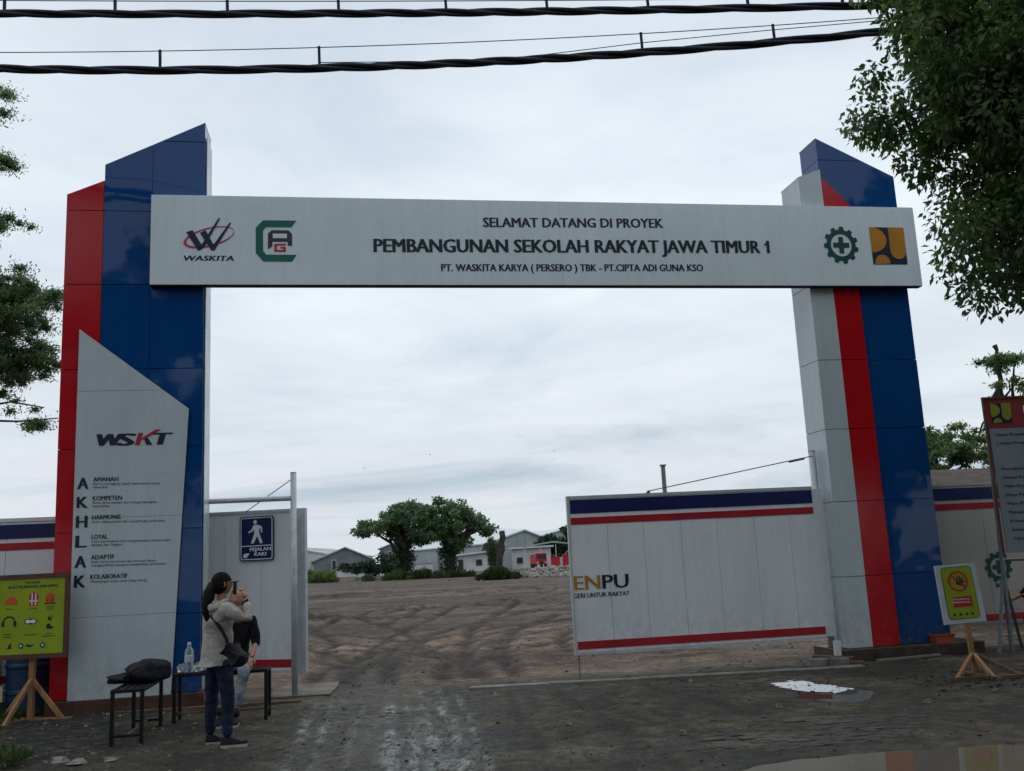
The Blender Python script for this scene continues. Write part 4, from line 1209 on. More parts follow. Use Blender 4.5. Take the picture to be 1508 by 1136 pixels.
# ------------------------------------------------------------------ panel fences and gate leaves
def stripes(parent, x0, x1, tl, tr, y, segs, blue='stripe_blue', red='stripe_red'):
    for (za, zb, mm) in segs:
        MB().plate([(x0, za + tl), (x1, za + tr), (x1, zb + tr), (x0, zb + tl)], y - .004, y - .001).build('stripe', M[mm], parent)
def leaf(name, base, az, L, sgn, label, zb0, zb1, zt0, zt1, npan, joints=None, top=True):
    """gate leaf: hinge at base, runs sgn*L along local x. zb0,zt0 at the hinge, zb1,zt1 at the free end"""
    t = empty(name, base, az, label, 'gate')
    xe = sgn * L
    f = lambda x, a, b_: a + (b_ - a) * abs(x) / L
    cuts_ = joints or [sgn * L * i / npan for i in range(npan + 1)]
    for a, b_ in zip(cuts_[:-1], cuts_[1:]):
        p, q = (a + sgn * .0025), (b_ - sgn * .0025)
        MB().plate([(p, f(p, zb0, zb1) + .02), (q, f(q, zb0, zb1) + .02), (q, f(q, zt0, zt1) - .03), (p, f(p, zt0, zt1) - .03)], .0 + random.uniform(-.0015, .0015), .045).build('panel', M['sandwich'], t)
    MB().plate([(0, zt0 - .0295), (xe, zt1 - .0295), (xe, zt1 + .012), (0, zt0 + .012)], -.012, .055).build('top_rail', M['galv'], t)
    MB().plate([(0, zb0 - .02), (xe, zb1 - .02), (xe, zb1 + .0195), (0, zb0 + .0195)], -.012, .055).build('bottom_rail', M['galv'], t)
    MB().box(min(xe, xe + sgn * .035), max(xe, xe + sgn * .035), -.012, .055, zb1 - .02, zt1 + .012).build('end_stile', M['galv'], t)
    dz0, dz1 = zt0, zt1
    a, b_ = (0, xe) if sgn > 0 else (xe, 0)
    l, r = (zt0, zt1) if sgn > 0 else (zt1, zt0)
    lb, rb = (zb0, zb1) if sgn > 0 else (zb1, zb0)
    if top: stripes(t, a + .01, b_ - .01, l, r, -.0035, [(-.235, -.045, 'stripe_blue'), (-.388, -.292, 'stripe_red')])
    stripes(t, a + .01, b_ - .01, lb, rb, -.0035, [(.055, .160, 'stripe_red')])
    mb = MB()
    for k in range(3):
        zz_ = .5 + k * .9
        mb.bar((sgn * .02, .08, zz_), (xe - sgn * .02, .08, zz_), .04)
    mb.build('back_rail', M['galv'], t)
    return t
GR = leaf('gate_leaf', (4.345, 14.25, 0), R(10), 3.68, -1, 'right gate leaf of white panels with a navy stripe and ENPU lettering', .325, .330, 2.487, 2.473, 7, joints=[.155, -.401, -.948, -1.52, -2.063, -2.62, -3.149, -3.68])
text(GR, 'EN', -3.672, -3.305, 1.190, 1.388, -.005, M['gold_print'], .028)
text(GR, 'PU', -3.262, -2.895, 1.186, 1.386, -.005, M['navy_print'], .028)
text(GR, 'GERI UNTUK RAKYAT', -3.688, -2.888, 1.078, 1.142, -.005, M['black_print'], .024)
MB().tube([(-3.66, .02, .31), (-3.66, .02, -.02)], .011, 6).build('drop_bolt', M['steel'], GR)
GLf = leaf('gate_leaf', (-3.08, 13.42, 0), R(-14), 3.85, -1, 'left gate leaf of plain white panels swung open behind the pedestrian sign', .30, .33, 2.478, 2.53, 7, top=False)
MB().box(.002, .13, -.012, .055, .28, 2.49).build('hinge_stile', M['galv'], GLf)
# gate posts
def gate_post(x, y, h, r, label, rail=None):
    t = empty('gate_post', (x, y, 0), 0, label, 'gate post')
    MB().tube([(0, 0, -.1), (0, 0, h)], r, 16).build('post', M['galv'], t, smooth=True)
    MB().tube([(0, 0, h + .001), (0, 0, h + .012)], r * 1.04, 16).build('cap', M['galv'], t)
    for hz_ in (.6, 1.5, 2.3):
        MB().tube([(r * .2, r * 1.15, hz_ - .05), (r * .2, r * 1.15, hz_ + .05)], .018, 8).build('hinge', M['steel'], t)
    return t
PL = gate_post(-3.09, 13.28, 2.97, .042, 'slim white steel post beside the pedestrian passage')
MB().tube([(-1.14, -.12, 2.625), (-.04, 0, 2.625)], .036, 12).build('cross_rail', M['galv'], PL)
MB().tube([(-1.16, -.12, 0), (-1.16, -.12, 2.66)], .036, 12).build('side_post', M['galv'], PL)
PR = gate_post(4.455, 14.42, 3.03, .052, 'white steel gate post against the right tower')
# stay wires
t = empty('stay_wire', (4.43, 14.3, 2.95), 0, 'thin steel stay wire running down to the right gate leaf', 'wire')
MB().tube([(0, 0, 0), (-2.55, -.42, -.43)], .008, 6).build('wire', M['wire'], t)
MB().tube([(-.14, -.02, -.035), (-.38, -.06, -.075)], .018, 6).build('turnbuckle', M['wire'], t)
MB().tube([(-2.53, -.41, -.43), (-2.57, -.425, -.47)], .022, 6).build('eye_bolt', M['wire'], t)
t = empty('stay_wire', (-3.10, 13.30, 2.90), 0, 'short thin stay wire slanting from the slim white post', 'wire')
MB().tube([(0, 0, 0), (-.72, .22, -.42)], .006, 6).build('wire', M['wire'], t)
# pedestrian sign on the open leaf
PS = empty('pedestrian_sign', (-3.667, 13.545, 0), R(-14), 'blue pedestrian sign with white walking figure on the open gate leaf', 'sign')
hw = .262
MB().plate(rrect(-hw, hw, 1.80, 2.415, .04), -.012, 0).build('plate', M['sign_blue'], PS)
MB().ring(rrect(-hw + .016, hw - .016, 1.816, 2.399, .03), rrect(-hw + .028, hw - .028, 1.828, 2.387, .022), -.0145, -.0122).build('border', M['white_print'], PS)
MB().box(-hw + .028, hw - .028, -.0145, -.0122, 2.000, 2.012).build('divider', M['white_print'], PS)
mb = MB()
mb.plate(circ(-.02, 2.335, .028, .03, 16), -.0147, -.0123)
mb.plate([(-.045, 2.295), (.03, 2.295), (.085, 2.265), (.092, 2.185), (.07, 2.185), (.062, 2.245), (.045, 2.25), (.04, 2.19), (.095, 2.045), (.058, 2.035), (.01, 2.14), (-.045, 2.04), (-.085, 2.04), (-.035, 2.175), (-.035, 2.235), (-.06, 2.205), (-.125, 2.185), (-.128, 2.20), (-.075, 2.23)], -.0147, -.0123)
mb.build('walking_figure', M['white_print'], PS)
text(PS, 'PEJALAN', -.10, .22, 1.935, 1.985, -.013, M['white_print'], .04)
text(PS, 'KAKI', -.03, .15, 1.868, 1.918, -.013, M['white_print'], .04)
MB().plate([(-.205, 1.845), (-.145, 1.845), (-.14, 1.87), (-.11, 1.885), (-.12, 1.91), (-.15, 1.905), (-.19, 1.90), (-.205, 1.88)], -.0147, -.0123).build('pointing_hand', M['white_print'], PS)

def fence(name, s0, s1, n0, label, m, zb=.36, zt=2.50, pitch=1.12, gearlogo=False, stag=0):
    t = at_arch(name, label, 'fence')
    k = s0
    while k < s1 - .01:
        e = min(k + pitch, s1)
        MB().box(k + .003, e - .003, n0 + random.uniform(-.002, .002), n0 + .045, zb, zt - .05).build('panel', m, t)
        k = e
    MB().box(s0, s1, n0 - .012, n0 + .057, zt - .049, zt + .0).build('top_rail', m, t)
    for (za, zb_, mm) in ((zt - .27, zt - .085, 'stripe_blue'), (zt - .42, zt - .325, 'stripe_red'), (zb + .03, zb + .125, 'stripe_red')):
        MB().box(s0 + .002, s1 - .002, n0 - .0065, n0 - .003, za, zb_).build('stripe', M[mm], t)
    k = s0 + .02
    while k < s1:
        MB().box(k, k + .06, n0 + .06, n0 + .12, -.2, zt - .06).build('post', M['galv'], t)
        k += 2.24
    return t
fence('panel_fence', -6.2, -1.0, .62, 'white panel fence with navy and red stripes left of the left tower', M['sandwich'], zb=.36, zt=2.50)
FR = fence('panel_fence', 11.42, 20.5, .62, 'cream panel fence with navy and red stripes right of the right tower', M['sandwich_cream'], zb=.34, zt=2.50)
sx0 = 12.66
gear(FR, 12.70, 1.17, .235, .613, M['darkgreen_print'])
text(FR, 'K3', 12.62, 12.80, .86, .93, .612, M['darkgreen_print'], .04)
# rusty roofed shed behind the right fence
t = empty('shed', arch(14.1, 3.6), AZ, 'shed with rusty corrugated roof behind the right fence', 'shed')
MB().box(.1, 6, .3, 3.2, -.2, 2.45).build('wall', M['wall_grey'], t)
mb = MB()
N_ = 90
for i in range(N_):
    xa, xb = -.3 + i * .075, -.3 + (i + 1) * .075
    za = .02 * math.sin(i * PI) ; h1, h2 = (.022 if i % 2 else -.022), (-.022 if i % 2 else .022)
    mb.add([(xa, -.25, 2.62 + h1), (xb, -.25, 2.62 + h2), (xb, 3.5, 3.2 + h2), (xa, 3.5, 3.2 + h1), (xa, -.25, 2.60 + h1), (xb, -.25, 2.60 + h2), (xb, 3.5, 3.18 + h2), (xa, 3.5, 3.18 + h1)], [(0, 1, 2, 3), (7, 6, 5, 4), (0, 4, 5, 1)])
mb.build('roof', M['roof_brown'], t)
MB().box(-.3, 6.4, -.22, -.16, 2.44, 2.575).build('fascia', M['wood_dark'], t)

# ------------------------------------------------------------------ yellow safety sign on wooden stand (left)
YS = empty('safety_sign', (-5.98, 12.0, 0), R(-2), 'yellow safety equipment sign with brown frame on a wooden stand', 'sign')
ysheet = MB().box(-.445, .385, -.018, -.006, .80, 1.70).build('sheet', M['yellow_sheet'], YS)
for (a, b_, c_, d_) in ((-.495, .435, 1.70, 1.755), (-.495, .435, .745, .80)):
    MB().box(a, b_, -.03, .012, c_, d_).build('frame_bar', M['frame_brown'], YS)
for (a, b_) in ((-.495, -.4455), (.3855, .435)):
    MB().box(a, b_, -.03, .012, .8005, 1.6995).build('frame_bar', M['frame_brown'], YS)
MB().box(-.44, .38, -.0055, .008, .80, 1.70).build('backing', M['wood_dark'], YS)
MB().bar((-.02, .045, 1.60), (-.02, .045, -.03), .06, .06).build('post', M['wood'], YS)
for e in ((-.42, .10), (.38, -.02), (.06, .45), (-.05, -.52)):
    MB().bar((-.02, .045, .50), (e[0], e[1] + .045, .03), .035, .05).build('brace', M['wood'], YS)
MB().bar((-.50, .12, .02), (.52, .0, .02), .05, .05).build('foot', M['wood'], YS)
MB().bar((.06, .50, .018), (-.2, -.62, .018), .05, .045).build('foot', M['wood_dark'], YS)
yt = -.0185
text(YS, 'WAJIB', -.12, .07, 1.640, 1.668, yt, bk, .03)
text(YS, 'ALAT PELINDUNG DIRI (APD)', -.33, .29, 1.588, 1.622, yt, bk, .03)
def icon(parts, mm, y=yt):
    mb = MB()
    for p in parts: mb.plate(p, y - .002, y)
    mb.build('pictogram', M[mm], YS)
hx, hz_ = -.29, 1.42
icon([circ(hx + .01, hz_, .075, .07, 14, 0, PI, False), [(hx - .1, hz_ - .02), (hx + .09, hz_ - .02), (hx + .09, hz_ - .002), (hx - .08, hz_ - .002)]], 'orange')
icon([[(-.055, 1.375), (.05, 1.375), (.055, 1.50), (.02, 1.53), (-.025, 1.53), (-.06, 1.50)]], 'red_print')
icon([[(-.03, 1.38), (-.015, 1.38), (-.015, 1.52), (-.03, 1.52)], [(.015, 1.38), (.03, 1.38), (.03, 1.52), (.015, 1.52)], [(-.055, 1.42), (.05, 1.42), (.05, 1.435), (-.055, 1.435)]], 'white_print', yt - .0022)
icon([circ(.20, 1.46, .06, .055, 14), [(.145, 1.40), (.18, 1.40), (.18, 1.44), (.145, 1.44)], [(.215, 1.40), (.255, 1.40), (.255, 1.44), (.215, 1.44)]], 'orange')
icon([[(.13, 1.385), (.275, 1.385), (.275, 1.398), (.13, 1.398)]], 'black_print')
mb = MB(); mb.ring(circ(-.30, 1.185, .08, .075, 20, 0, PI, False) + [(-.38, 1.18)], circ(-.30, 1.185, .062, .055, 20, 0, PI, False) + [(-.362, 1.18)], yt - .002, yt)
mb.plate(circ(-.375, 1.165, .02, .035, 12), yt - .003, yt - .001); mb.plate(circ(-.225, 1.165, .02, .035, 12), yt - .003, yt - .001)
mb.build('pictogram', M['black_print'], YS)
icon([circ(-.03, 1.185, .08, .035, 18)], 'black_print')
icon([circ(-.06, 1.185, .035, .022, 12), circ(.0, 1.185, .035, .022, 12)], 'white_print', yt - .0022)
icon([[(.17, 1.09), (.25, 1.09), (.25, 1.115), (.215, 1.125), (.215, 1.15), (.18, 1.15), (.165, 1.12)], [(.18, 1.21), (.20, 1.25), (.215, 1.21), (.24, 1.26), (.225, 1.19), (.19, 1.19)]], 'black_print')
for (a, b_, z_, s_) in ((-.345, -.255, 1.335, 'HELM'), (-.06, .04, 1.33, 'ROMPI'), (.15, .26, 1.345, 'SARUNG'), (.16, .25, 1.315, 'TANGAN'), (-.37, -.26, 1.035, 'PENUTUP'), (-.36, -.27, 1.005, 'TELINGA'), (-.10, .05, 1.02, 'KACAMATA'), (.155, .255, 1.025, 'SEPATU'), (.12, .285, .995, 'KESELAMATAN')):
    text(YS, s_, a, b_, z_, z_ + .016, yt, bk, .02)
icon([[(-.31, .87), (-.25, .87), (-.27, .90), (-.25, .94), (-.29, .92)]], 'black_print')
icon([circ(-.14, .90, .035, .035, 14)], 'green_print')
icon([[(-.09, .895), (-.02, .88), (.03, .915), (-.03, .905), (-.06, .92)]], 'navy_print')
icon([circ(.13, .90, .033, .036, 14)], 'green_print')
icon([circ(-.14, .90, .015, .015, 8), circ(.13, .90, .013, .013, 8)], 'white_print', yt - .0022)

# no-touching sign on wooden stand (right)
RS = empty('warning_sign', (5.36, 12.05, 0), R(4), 'white framed yellow no-touching sign on a slanting wooden stick', 'sign')
MB().plate([(-.262, .615), (.275, .635), (.215, 1.335), (-.30, 1.32)], -.02, -.004).build('board', M['white_board'], RS)
def rq(u, v):   # board coordinates 0..1 -> local
    a = (-.262 + u * .537, .615 + u * .02); b_ = (-.30 + u * .515, 1.32 + u * .015)
    return (a[0] + v * (b_[0] - a[0]), a[1] + v * (b_[1] - a[1]))
rp = lambda P: [rq(*p) for p in P]
MB().plate(rp(rrect(.13, .88, .07, .96, .08)), -.0235, -.0205).build('border', M['darkgreen_print'], RS)
MB().plate(rp(rrect(.145, .865, .08, .95, .07)), -.0265, -.0238).build('sheet', M['yellow_sheet'], RS)
c0 = (.50, .71)
MB().ring(rp(circ(c0[0], c0[1], .235, .175, 32)), rp(circ(c0[0], c0[1], .195, .145, 32)), -.030, -.0268).build('prohibition_ring', M['red_print'], RS)
mb = MB(); mb.plate(rp([(.32, .82), (.35, .84), (.68, .61), (.65, .585)]), -.0315, -.0290); mb.build('prohibition_bar', M['red_print'], RS)
mb = MB()
mb.plate(rp([(.46, .66), (.56, .63), (.62, .67), (.60, .73), (.50, .73), (.45, .70)]), -.0288, -.0268)
for (a, b_) in (((.47, .70), (.44, .77)), ((.51, .72), (.50, .80)), ((.55, .72), (.56, .80)), ((.59, .72), (.62, .78)), ((.61, .68), (.67, .72))):
    p, q = rq(*a), rq(*b_)
    stroke(mb, p, q, .014, -.0288, -.0268)
mb.build('hand_pictogram', M['black_print'], RS)
MB().plate(rp([(.29, .27), (.75, .27), (.75, .45), (.29, .45)]), -.029, -.0268).build('red_panel', M['red_print'], RS)
text(RS, 'DILARANG', -.13, .09, .90, .922, -.0295, M['white_print'], .02)
text(RS, 'MENYENTUH', -.13, .09, .862, .884, -.0295, M['white_print'], .02)
for k in range(4):
    MB().plate(rp(circ(.28 + k * .14, .15, .035, .026, 8)), -.029, -.0268).build('logo_mark', M['darkgreen_print'], RS)
MB().bar((.03, .01, .98), (.05, .01, .30), .052, .05).build('post', M['wood'], RS)
MB().bar((.05, .01, .30), (.06, .01, -.02), .052, .05).build('post_foot', M['wood'], RS)
for e, mm in (((-.34, -.32), 'wood'), ((.42, -.30), 'wood_dark'), ((.06, -.40), 'wood'), ((.25, .30), 'wood')):
    MB().bar((.055, .0, .26), (e[0], e[1], .02), .04, .05).build('brace', M[mm], RS)
MB().bar((-.46, -.33, .02), (.55, -.36, .02), .05, .045).build('foot', M['wood_dark'], RS)
MB().bar((.0, .33, .018), (.1, -.50, .018), .05, .04).build('foot', M['wood_dark'], RS)

# ------------------------------------------------------------------ project information board (right edge)
IB = empty('information_board', (6.94, 14.0, 0), R(2), 'tall blue grey project information board with red header at the right edge', 'sign board')
W2 = 2.1
MB().plate([(0.02, 1.40), (W2, 1.40), (W2, 3.19), (0, 3.19)], -.02, 0).build('sheet', mat('blue grey printed board', (.20, .235, .265), .45, var=.08, bmp=.3, bscale=2), IB)
MB().plate([(0, 3.191), (W2, 3.191), (W2, 3.63), (-.02, 3.63)], -.02, 0).build('header', mat('dull red header', (.22, .028, .028), .5), IB)
MB().box(-.045, -.021, -.035, .01, 1.36, 3.66).build('frame_bar', M['frame_brown'], IB)
MB().box(-.02, W2, -.035, .01, 3.631, 3.66).build('frame_bar', M['frame_brown'], IB)
pu_logo(IB, .06, .36, 3.27, 3.56, -.022, M['navy_print'], mat('dull yellow green print', (.22, .25, .02), .5))
text(IB, 'KEMENTERIAN', .55, 1.95, 3.40, 3.52, -.0215, M['white_print'], .02)
lines = ['Nama Proyek', 'Lokasi Proyek', None, None, 'Pemrakarsa', 'Nomor Kontrak', 'Nilai Kontrak', 'Masa Pelaksanaan', 'Masa Pemeliharaan', 'Manajemen Proyek', 'Konsultan', 'Sumber Dana', 'Tahun Anggaran']
z_ = 3.08
for i, s_ in enumerate(lines):
    if s_: text(IB, s_, .09 + .004 * i, .09 + .038 * len(s_), z_, z_ + .042, -.0215, bk, .02)
    z_ -= .125
for xx_ in (.0, W2 - .06):
    MB().tube([(xx_ + .02, .04, 3.6), (xx_ - .06, .02, .95), (xx_ - .10, .0, -.05)], .032, 8).build('leg', M['steel'], IB)
    MB().tube([(xx_ - .05, .05, 1.1), (xx_ - .33, -.1, .04)], .026, 8).build('leg', M['steel'], IB)
    MB().tube([(xx_ - .03, .06, 1.0), (xx_ + .28, .42, .04)], .022, 8).build('brace', M['steel'], IB)
MB().tube([(-.03, .05, 1.30), (W2, .05, 1.30)], .02, 8).build('cross_rail', M['steel'], IB)

# ------------------------------------------------------------------ small things on and around the plinths
t = empty('planter', arch(11.17, -.03, .17), AZ + .03, 'empty terracotta coloured trough on the right tower plinth', 'planter')
MB().plate([(-.135, 0), (.135, 0), (.16, .10), (-.16, .10)], -.07, .07).build('trough', M['terracotta'], t)
MB().box(-.175, .175, -.085, .085, .101, .12).build('rim', M['terracotta'], t)
MB().box(-.15, .15, -.06, .06, .1205, .124).build('soil', M['stone_dark'], t)
t = empty('hose_coil', arch(10.56, -.04, .17), AZ, 'small dark blue coil of hose on the right tower plinth', 'hose')
P = [(.075 * math.cos(a), .02 * math.sin(a * 3) - .02, .085 + .075 * math.sin(a)) for a in np.linspace(0, 6 * PI, 60)]
MB().tube(P, .008, 6).build('hose', mat('dark blue hose', (.02, .05, .12), .4), t)
# timber formwork and blocks beside the right post
for i, (a, b_, w, h, lab) in enumerate((((4.05, 14.02, .10), (4.52, 13.75, .085), .10, .035, 'upper weathered plank lying beside the right gate post'), ((3.95, 13.85, .04), (4.62, 13.62, .03), .10, .045, 'lower weathered plank lying against the right tower plinth'))):
    tag(MB().bar(a, b_, w, h).build('plank', M['wood_dark'], bevel=.004), lab, 'plank')
for (x, y, z, lab, mm) in ((4.02, 13.72, .05, 'grey concrete block left of the right tower plinth', 'concrete'), (4.30, 13.68, .05, 'darker concrete block next to the right tower plinth', 'stone')):
    o = MB().box(-.13, .13, -.07, .07, -.06, .055).build('concrete_block', M[mm], bevel=.012)
    o.location = (x, y, z); o.rotation_euler = (0, .03, .15)
    tag(o, lab, 'block')
o = MB().tube([(4.40, 14.0, -.05), (4.40, 14.0, .30)], .055, 12).build('pipe_stub', M['white_plastic'], smooth=False)
tag(o, 'short white pipe stub at the foot of the right gate post', 'pipe')
tag(MB().bar(arch(-.2, -.16, .03), arch(2.1, -.22, .025), .07, .03).build('plank', M['wood_dark'], bevel=.003), 'long grey board lying along the left tower plinth', 'plank')
tag(MB().bar(arch(9.95, -.32, .02), arch(10.95, -.26, .03), .05, .03).build('plank', M['concrete'], bevel=.003), 'pale narrow board lying along the right tower plinth', 'plank')
# blue drum behind the yellow sign
def drum(x, y, label):
    t = empty('drum', (x, y, gz(x, y) - .02), 0, label, 'drum')
    prof = [(.27, 0), (.29, .03), (.29, .28), (.305, .30), (.305, .33), (.29, .35), (.29, .60), (.305, .62), (.305, .65), (.29, .67), (.29, .86), (.27, .90)]
    MB().lathe(prof, n=28).build('body', M['barrel'], t, smooth=False)
    MB().lathe([(.285, .901), (.285, .93), (.25, .935)], n=28).build('lid', M['barrel'], t)
drum(-6.35, 12.72, 'blue plastic drum behind the yellow safety sign, partly cut by the picture edge')
drum(-7.0, 12.55, 'second blue plastic drum beside the first, left of the picture edge')
t = empty('cloth_bundle', (-6.62, 12.36, gz(-6.62, 12.36)), 0, 'dark cloth bundle at the foot of the blue drum', 'bundle')

# ------------------------------------------------------------------ steel stools / benches
def bench(label):
    t = empty('bench', (0, 0, 0), 0, label, 'bench', 'black steel benches by the left tower')
    L_, Wd_, H_ = 1.04, .32, .55
    for sx in (-1, 1):
        for sy in (-1, 1):
            MB().box(sx * (L_ / 2 - .018) - .018, sx * (L_ / 2 - .018) + .018, sy * (Wd_ / 2 - .018) - .018, sy * (Wd_ / 2 - .018) + .018, -.03, H_ - .036).build('leg', M['black_steel'], t)
    for sy in (-1, 1):
        MB().box(-L_ / 2, L_ / 2, sy * (Wd_ / 2 - .016) - .016, sy * (Wd_ / 2 - .016) + .016, H_ - .035, H_).build('top_rail', M['black_steel'], t)
    for sx in (-1, 1):
        MB().box(sx * (L_ / 2 - .016) - .016, sx * (L_ / 2 - .016) + .016, -Wd_ / 2 + .033, Wd_ / 2 - .033, H_ - .034, H_ - .001).build('end_rail', M['black_steel'], t)
        MB().box(sx * (L_ / 2 - .018) - .012, sx * (L_ / 2 - .018) + .012, -Wd_ / 2 + .037, Wd_ / 2 - .037, .09, .115).build('stretcher', M['black_steel'], t)
    for k in range(3):
        y = -.075 + k * .075
        MB().box(-L_ / 2 + .033, L_ / 2 - .033, y - .022, y + .022, H_ - .022, H_ - .004).build('slat', M['black_steel'], t)
    MB().bar((-L_ / 2 + .03, 0, .10), (L_ / 2 - .03, 0, .10), .022).build('long_stretcher', M['wood_dark'], t)
    return t
b1 = bench('slatted black steel bench with a black bag, before the values board')
b1.location = (-4.10, 10.50, .0); b1.rotation_euler = (0, 0, R(100))
b2 = copy_tree(b1)
b2.location = (-3.47, 11.37, .01); b2.rotation_euler = (0, 0, R(7))
b2['label'] = 'black steel bench with a water bottle and a seated person'
# bag on the first bench
def blob(name, c, r, m, parent=None, amp=.18, f=7, seed=1, flat=None, sub=3):
    bm = bmesh.new()
    bmesh.ops.create_icosphere(bm, subdivisions=sub, radius=1)
    g = random.Random(seed)
    ph = [g.uniform(0, 6) for _ in range(6)]
    for v in bm.verts:
        p = v.co.copy()
        k = 1 + amp * (math.sin(p.x * f + ph[0]) * math.sin(p.y * f * .8 + ph[1]) + .6 * math.sin(p.z * f * 1.3 + ph[2] + p.x * 3) + .4 * math.sin(p.x * f * 2.2 + ph[3]) * math.cos(p.z * f * 2 + ph[4]))
        q = Vector((p.x * r[0], p.y * r[1], p.z * r[2])) * k
        q = q + Vector(c)
        if flat is not None and q.z < flat: q.z = flat + (q.z - flat) * .06
        v.co = q
    me = bpy.data.meshes.new(name)
    bm.to_mesh(me); bm.free()
    me.materials.append(m)
    me.polygons.foreach_set('use_smooth', [True] * len(me.polygons))
    o = bpy.data.objects.new(name, me)
    COL.objects.link(o)
    if parent: o.parent = parent
    return o
t = empty('bag', (-4.10, 10.66, .545), R(8), 'black cloth bag slumped on the slatted bench', 'bag')
blob('body', (.04, 0, .10), (.23, .24, .135), M['black_cloth'], t, .13, 4, 3, flat=.01)
blob('flap', (-.22, -.04, .05), (.15, .16, .055), M['black_cloth'], t, .15, 5, 8, flat=.01)
P = [(-.18, -.16, .06), (-.05, -.20, .15), (.1, -.18, .19), (.2, -.1, .16)]
MB().tube(P, .012, 6).build('strap', M['black_cloth'], t)
blob('body', (.0, 0, .10), (.17, .15, .12), M['black_cloth'], [o for o in bpy.data.objects if o.name == 'cloth_bundle'][0], .2, 4, 13, flat=.0)
# bottle and clear bags
t = empty('water_bottle', (-3.845, 11.33, .56), 0, 'large clear plastic water bottle standing on the bench', 'bottle')
MB().lathe([(.045, 0), (.05, .01), (.05, .09), (.046, .10), (.05, .11), (.05, .19), (.046, .20), (.05, .21), (.048, .235), (.02, .285), (.018, .30)], n=18).build('body', M['clear'], t, smooth=True)
MB().lathe([(.02, .301), (.02, .325), (.015, .33)], n=14).build('cap', M['white_plastic'], t)
MB().lathe([(.0508, .115), (.0508, .185)], n=18).build('label_band', M['white_board'], t)
for (x, y, s_, lab, sd_) in ((-3.93, 11.36, .06, 'crumpled clear plastic bag left of the water bottle', 4), (-3.735, 11.36, .07, 'crumpled clear plastic bag right of the water bottle', 6)):
    o = blob('plastic_bag', (0, 0, s_ * .7), (s_, s_ * .8, s_ * .75), M['thinbag'], None, .3, 6, sd_, flat=0)
    o.location = (x, y, .562)
    tag(o, lab, 'plastic bag')

# ------------------------------------------------------------------ people
def skin(name, V, E_, m, parent, root, sub=2, wr=0.0, wf=14):
    names = list(V)
    me = bpy.data.meshes.new(name)
    me.from_pydata([V[k][:3] for k in names], [(names.index(a), names.index(b_)) for a, b_ in E_], [])
    ob = bpy.data.objects.new(name, me)
    COL.objects.link(ob)
    md = ob.modifiers.new('s', 'SKIN')
    md.use_smooth_shade = True
    for i, k in enumerate(names):
        r = V[k][3]
        sv = me.skin_vertices[0].data[i]
        sv.radius = (r, r) if not hasattr(r, '__len__') else r
        sv.use_root = (k == root)
    ss = ob.modifiers.new('u', 'SUBSURF')
    ss.levels = ss.render_levels = sub
    dg = bpy.context.evaluated_depsgraph_get()
    nm = bpy.data.meshes.new_from_object(ob.evaluated_get(dg))
    bpy.data.objects.remove(ob)
    nm.name = name
    nm.materials.clear(); nm.materials.append(m)
    if wr:
        n = len(nm.vertices)
        a = np.empty(n * 3); nm.vertices.foreach_get('co', a); a = a.reshape(-1, 3)
        nn = np.empty(n * 3); nm.vertices.foreach_get('normal', nn); nn = nn.reshape(-1, 3)
        d = np.sin(a[:, 2] * wf * 3.1 + np.sin(a[:, 0] * wf) * 2 + a[:, 1] * 9) * .5 + np.sin(a[:, 0] * wf * 1.7 + a[:, 2] * wf * 1.1 + 2) * .5
        a = a + nn * (d * wr)[:, None]
        nm.vertices.foreach_set('co', a.reshape(-1))
    nm.polygons.foreach_set('use_smooth', [True] * len(nm.polygons))
    o = bpy.data.objects.new(name, nm)
    COL.objects.link(o)
    o.parent = parent
    return o
def join_into(dst, others):
    bm = bmesh.new(); bm.from_mesh(dst.data)
    for o in others:
        bm.from_mesh(o.data)
    bm.to_mesh(dst.data); bm.free()
    for o in others: bpy.data.objects.remove(o)
def head_mesh(parent, c, fwd, m):
    """egg shaped head with brow, nose, lips, chin and ears, looking along fwd (xy)"""
    bm = bmesh.new()
    bmesh.ops.create_uvsphere(bm, u_segments=24, v_segments=18, radius=1)
    f = Vector((fwd[0], fwd[1], 0)).normalized(); s = Vector((f.y, -f.x, 0))
    for v in bm.verts:
        p = v.co
        x, y, z = p.x, p.y, p.z       # y is forward
        wx = .073 * (1 - .22 * max(0, -z) ** 1.5)
        wy = .092 * (1 - .12 * max(0, -z))
        yy = y * wy + (.012 if y > 0 else -.006) * max(0, -z)
        if y > .6:
            yy += .020 * math.exp(-(x / .22) ** 2 - ((z + .12) / .20) ** 2)      # nose
            yy += .007 * math.exp(-(x / .35) ** 2 - ((z + .50) / .09) ** 2)      # lips
            yy -= .007 * math.exp(-((abs(x) - .36) / .16) ** 2 - ((z - .08) / .13) ** 2)   # eye sockets
            yy += .006 * math.exp(-(x / .4) ** 2 - ((z + .85) / .2) ** 2)
        v.co = Vector(c) + s * (x * wx) + f * yy + Vector((0, 0, z * .112))
    me = bpy.data.meshes.new('h'); bm.to_mesh(me); bm.free(); me.materials.append(m)
    o = bpy.data.objects.new('h', me); COL.objects.link(o)
    mb = MB()
    for sg in (-1, 1):
        q = Vector(c) + s * sg * .074 + Vector((0, 0, -.005))
        mb.tube([q - f * .012 + Vector((0, 0, -.028)), q + f * .004, q - f * .01 + Vector((0, 0, .028))], [.008, .014, .010], 8)
    e = mb.build('h', m)
    for sg in (-1, 1):
        pass
    return [o, e]
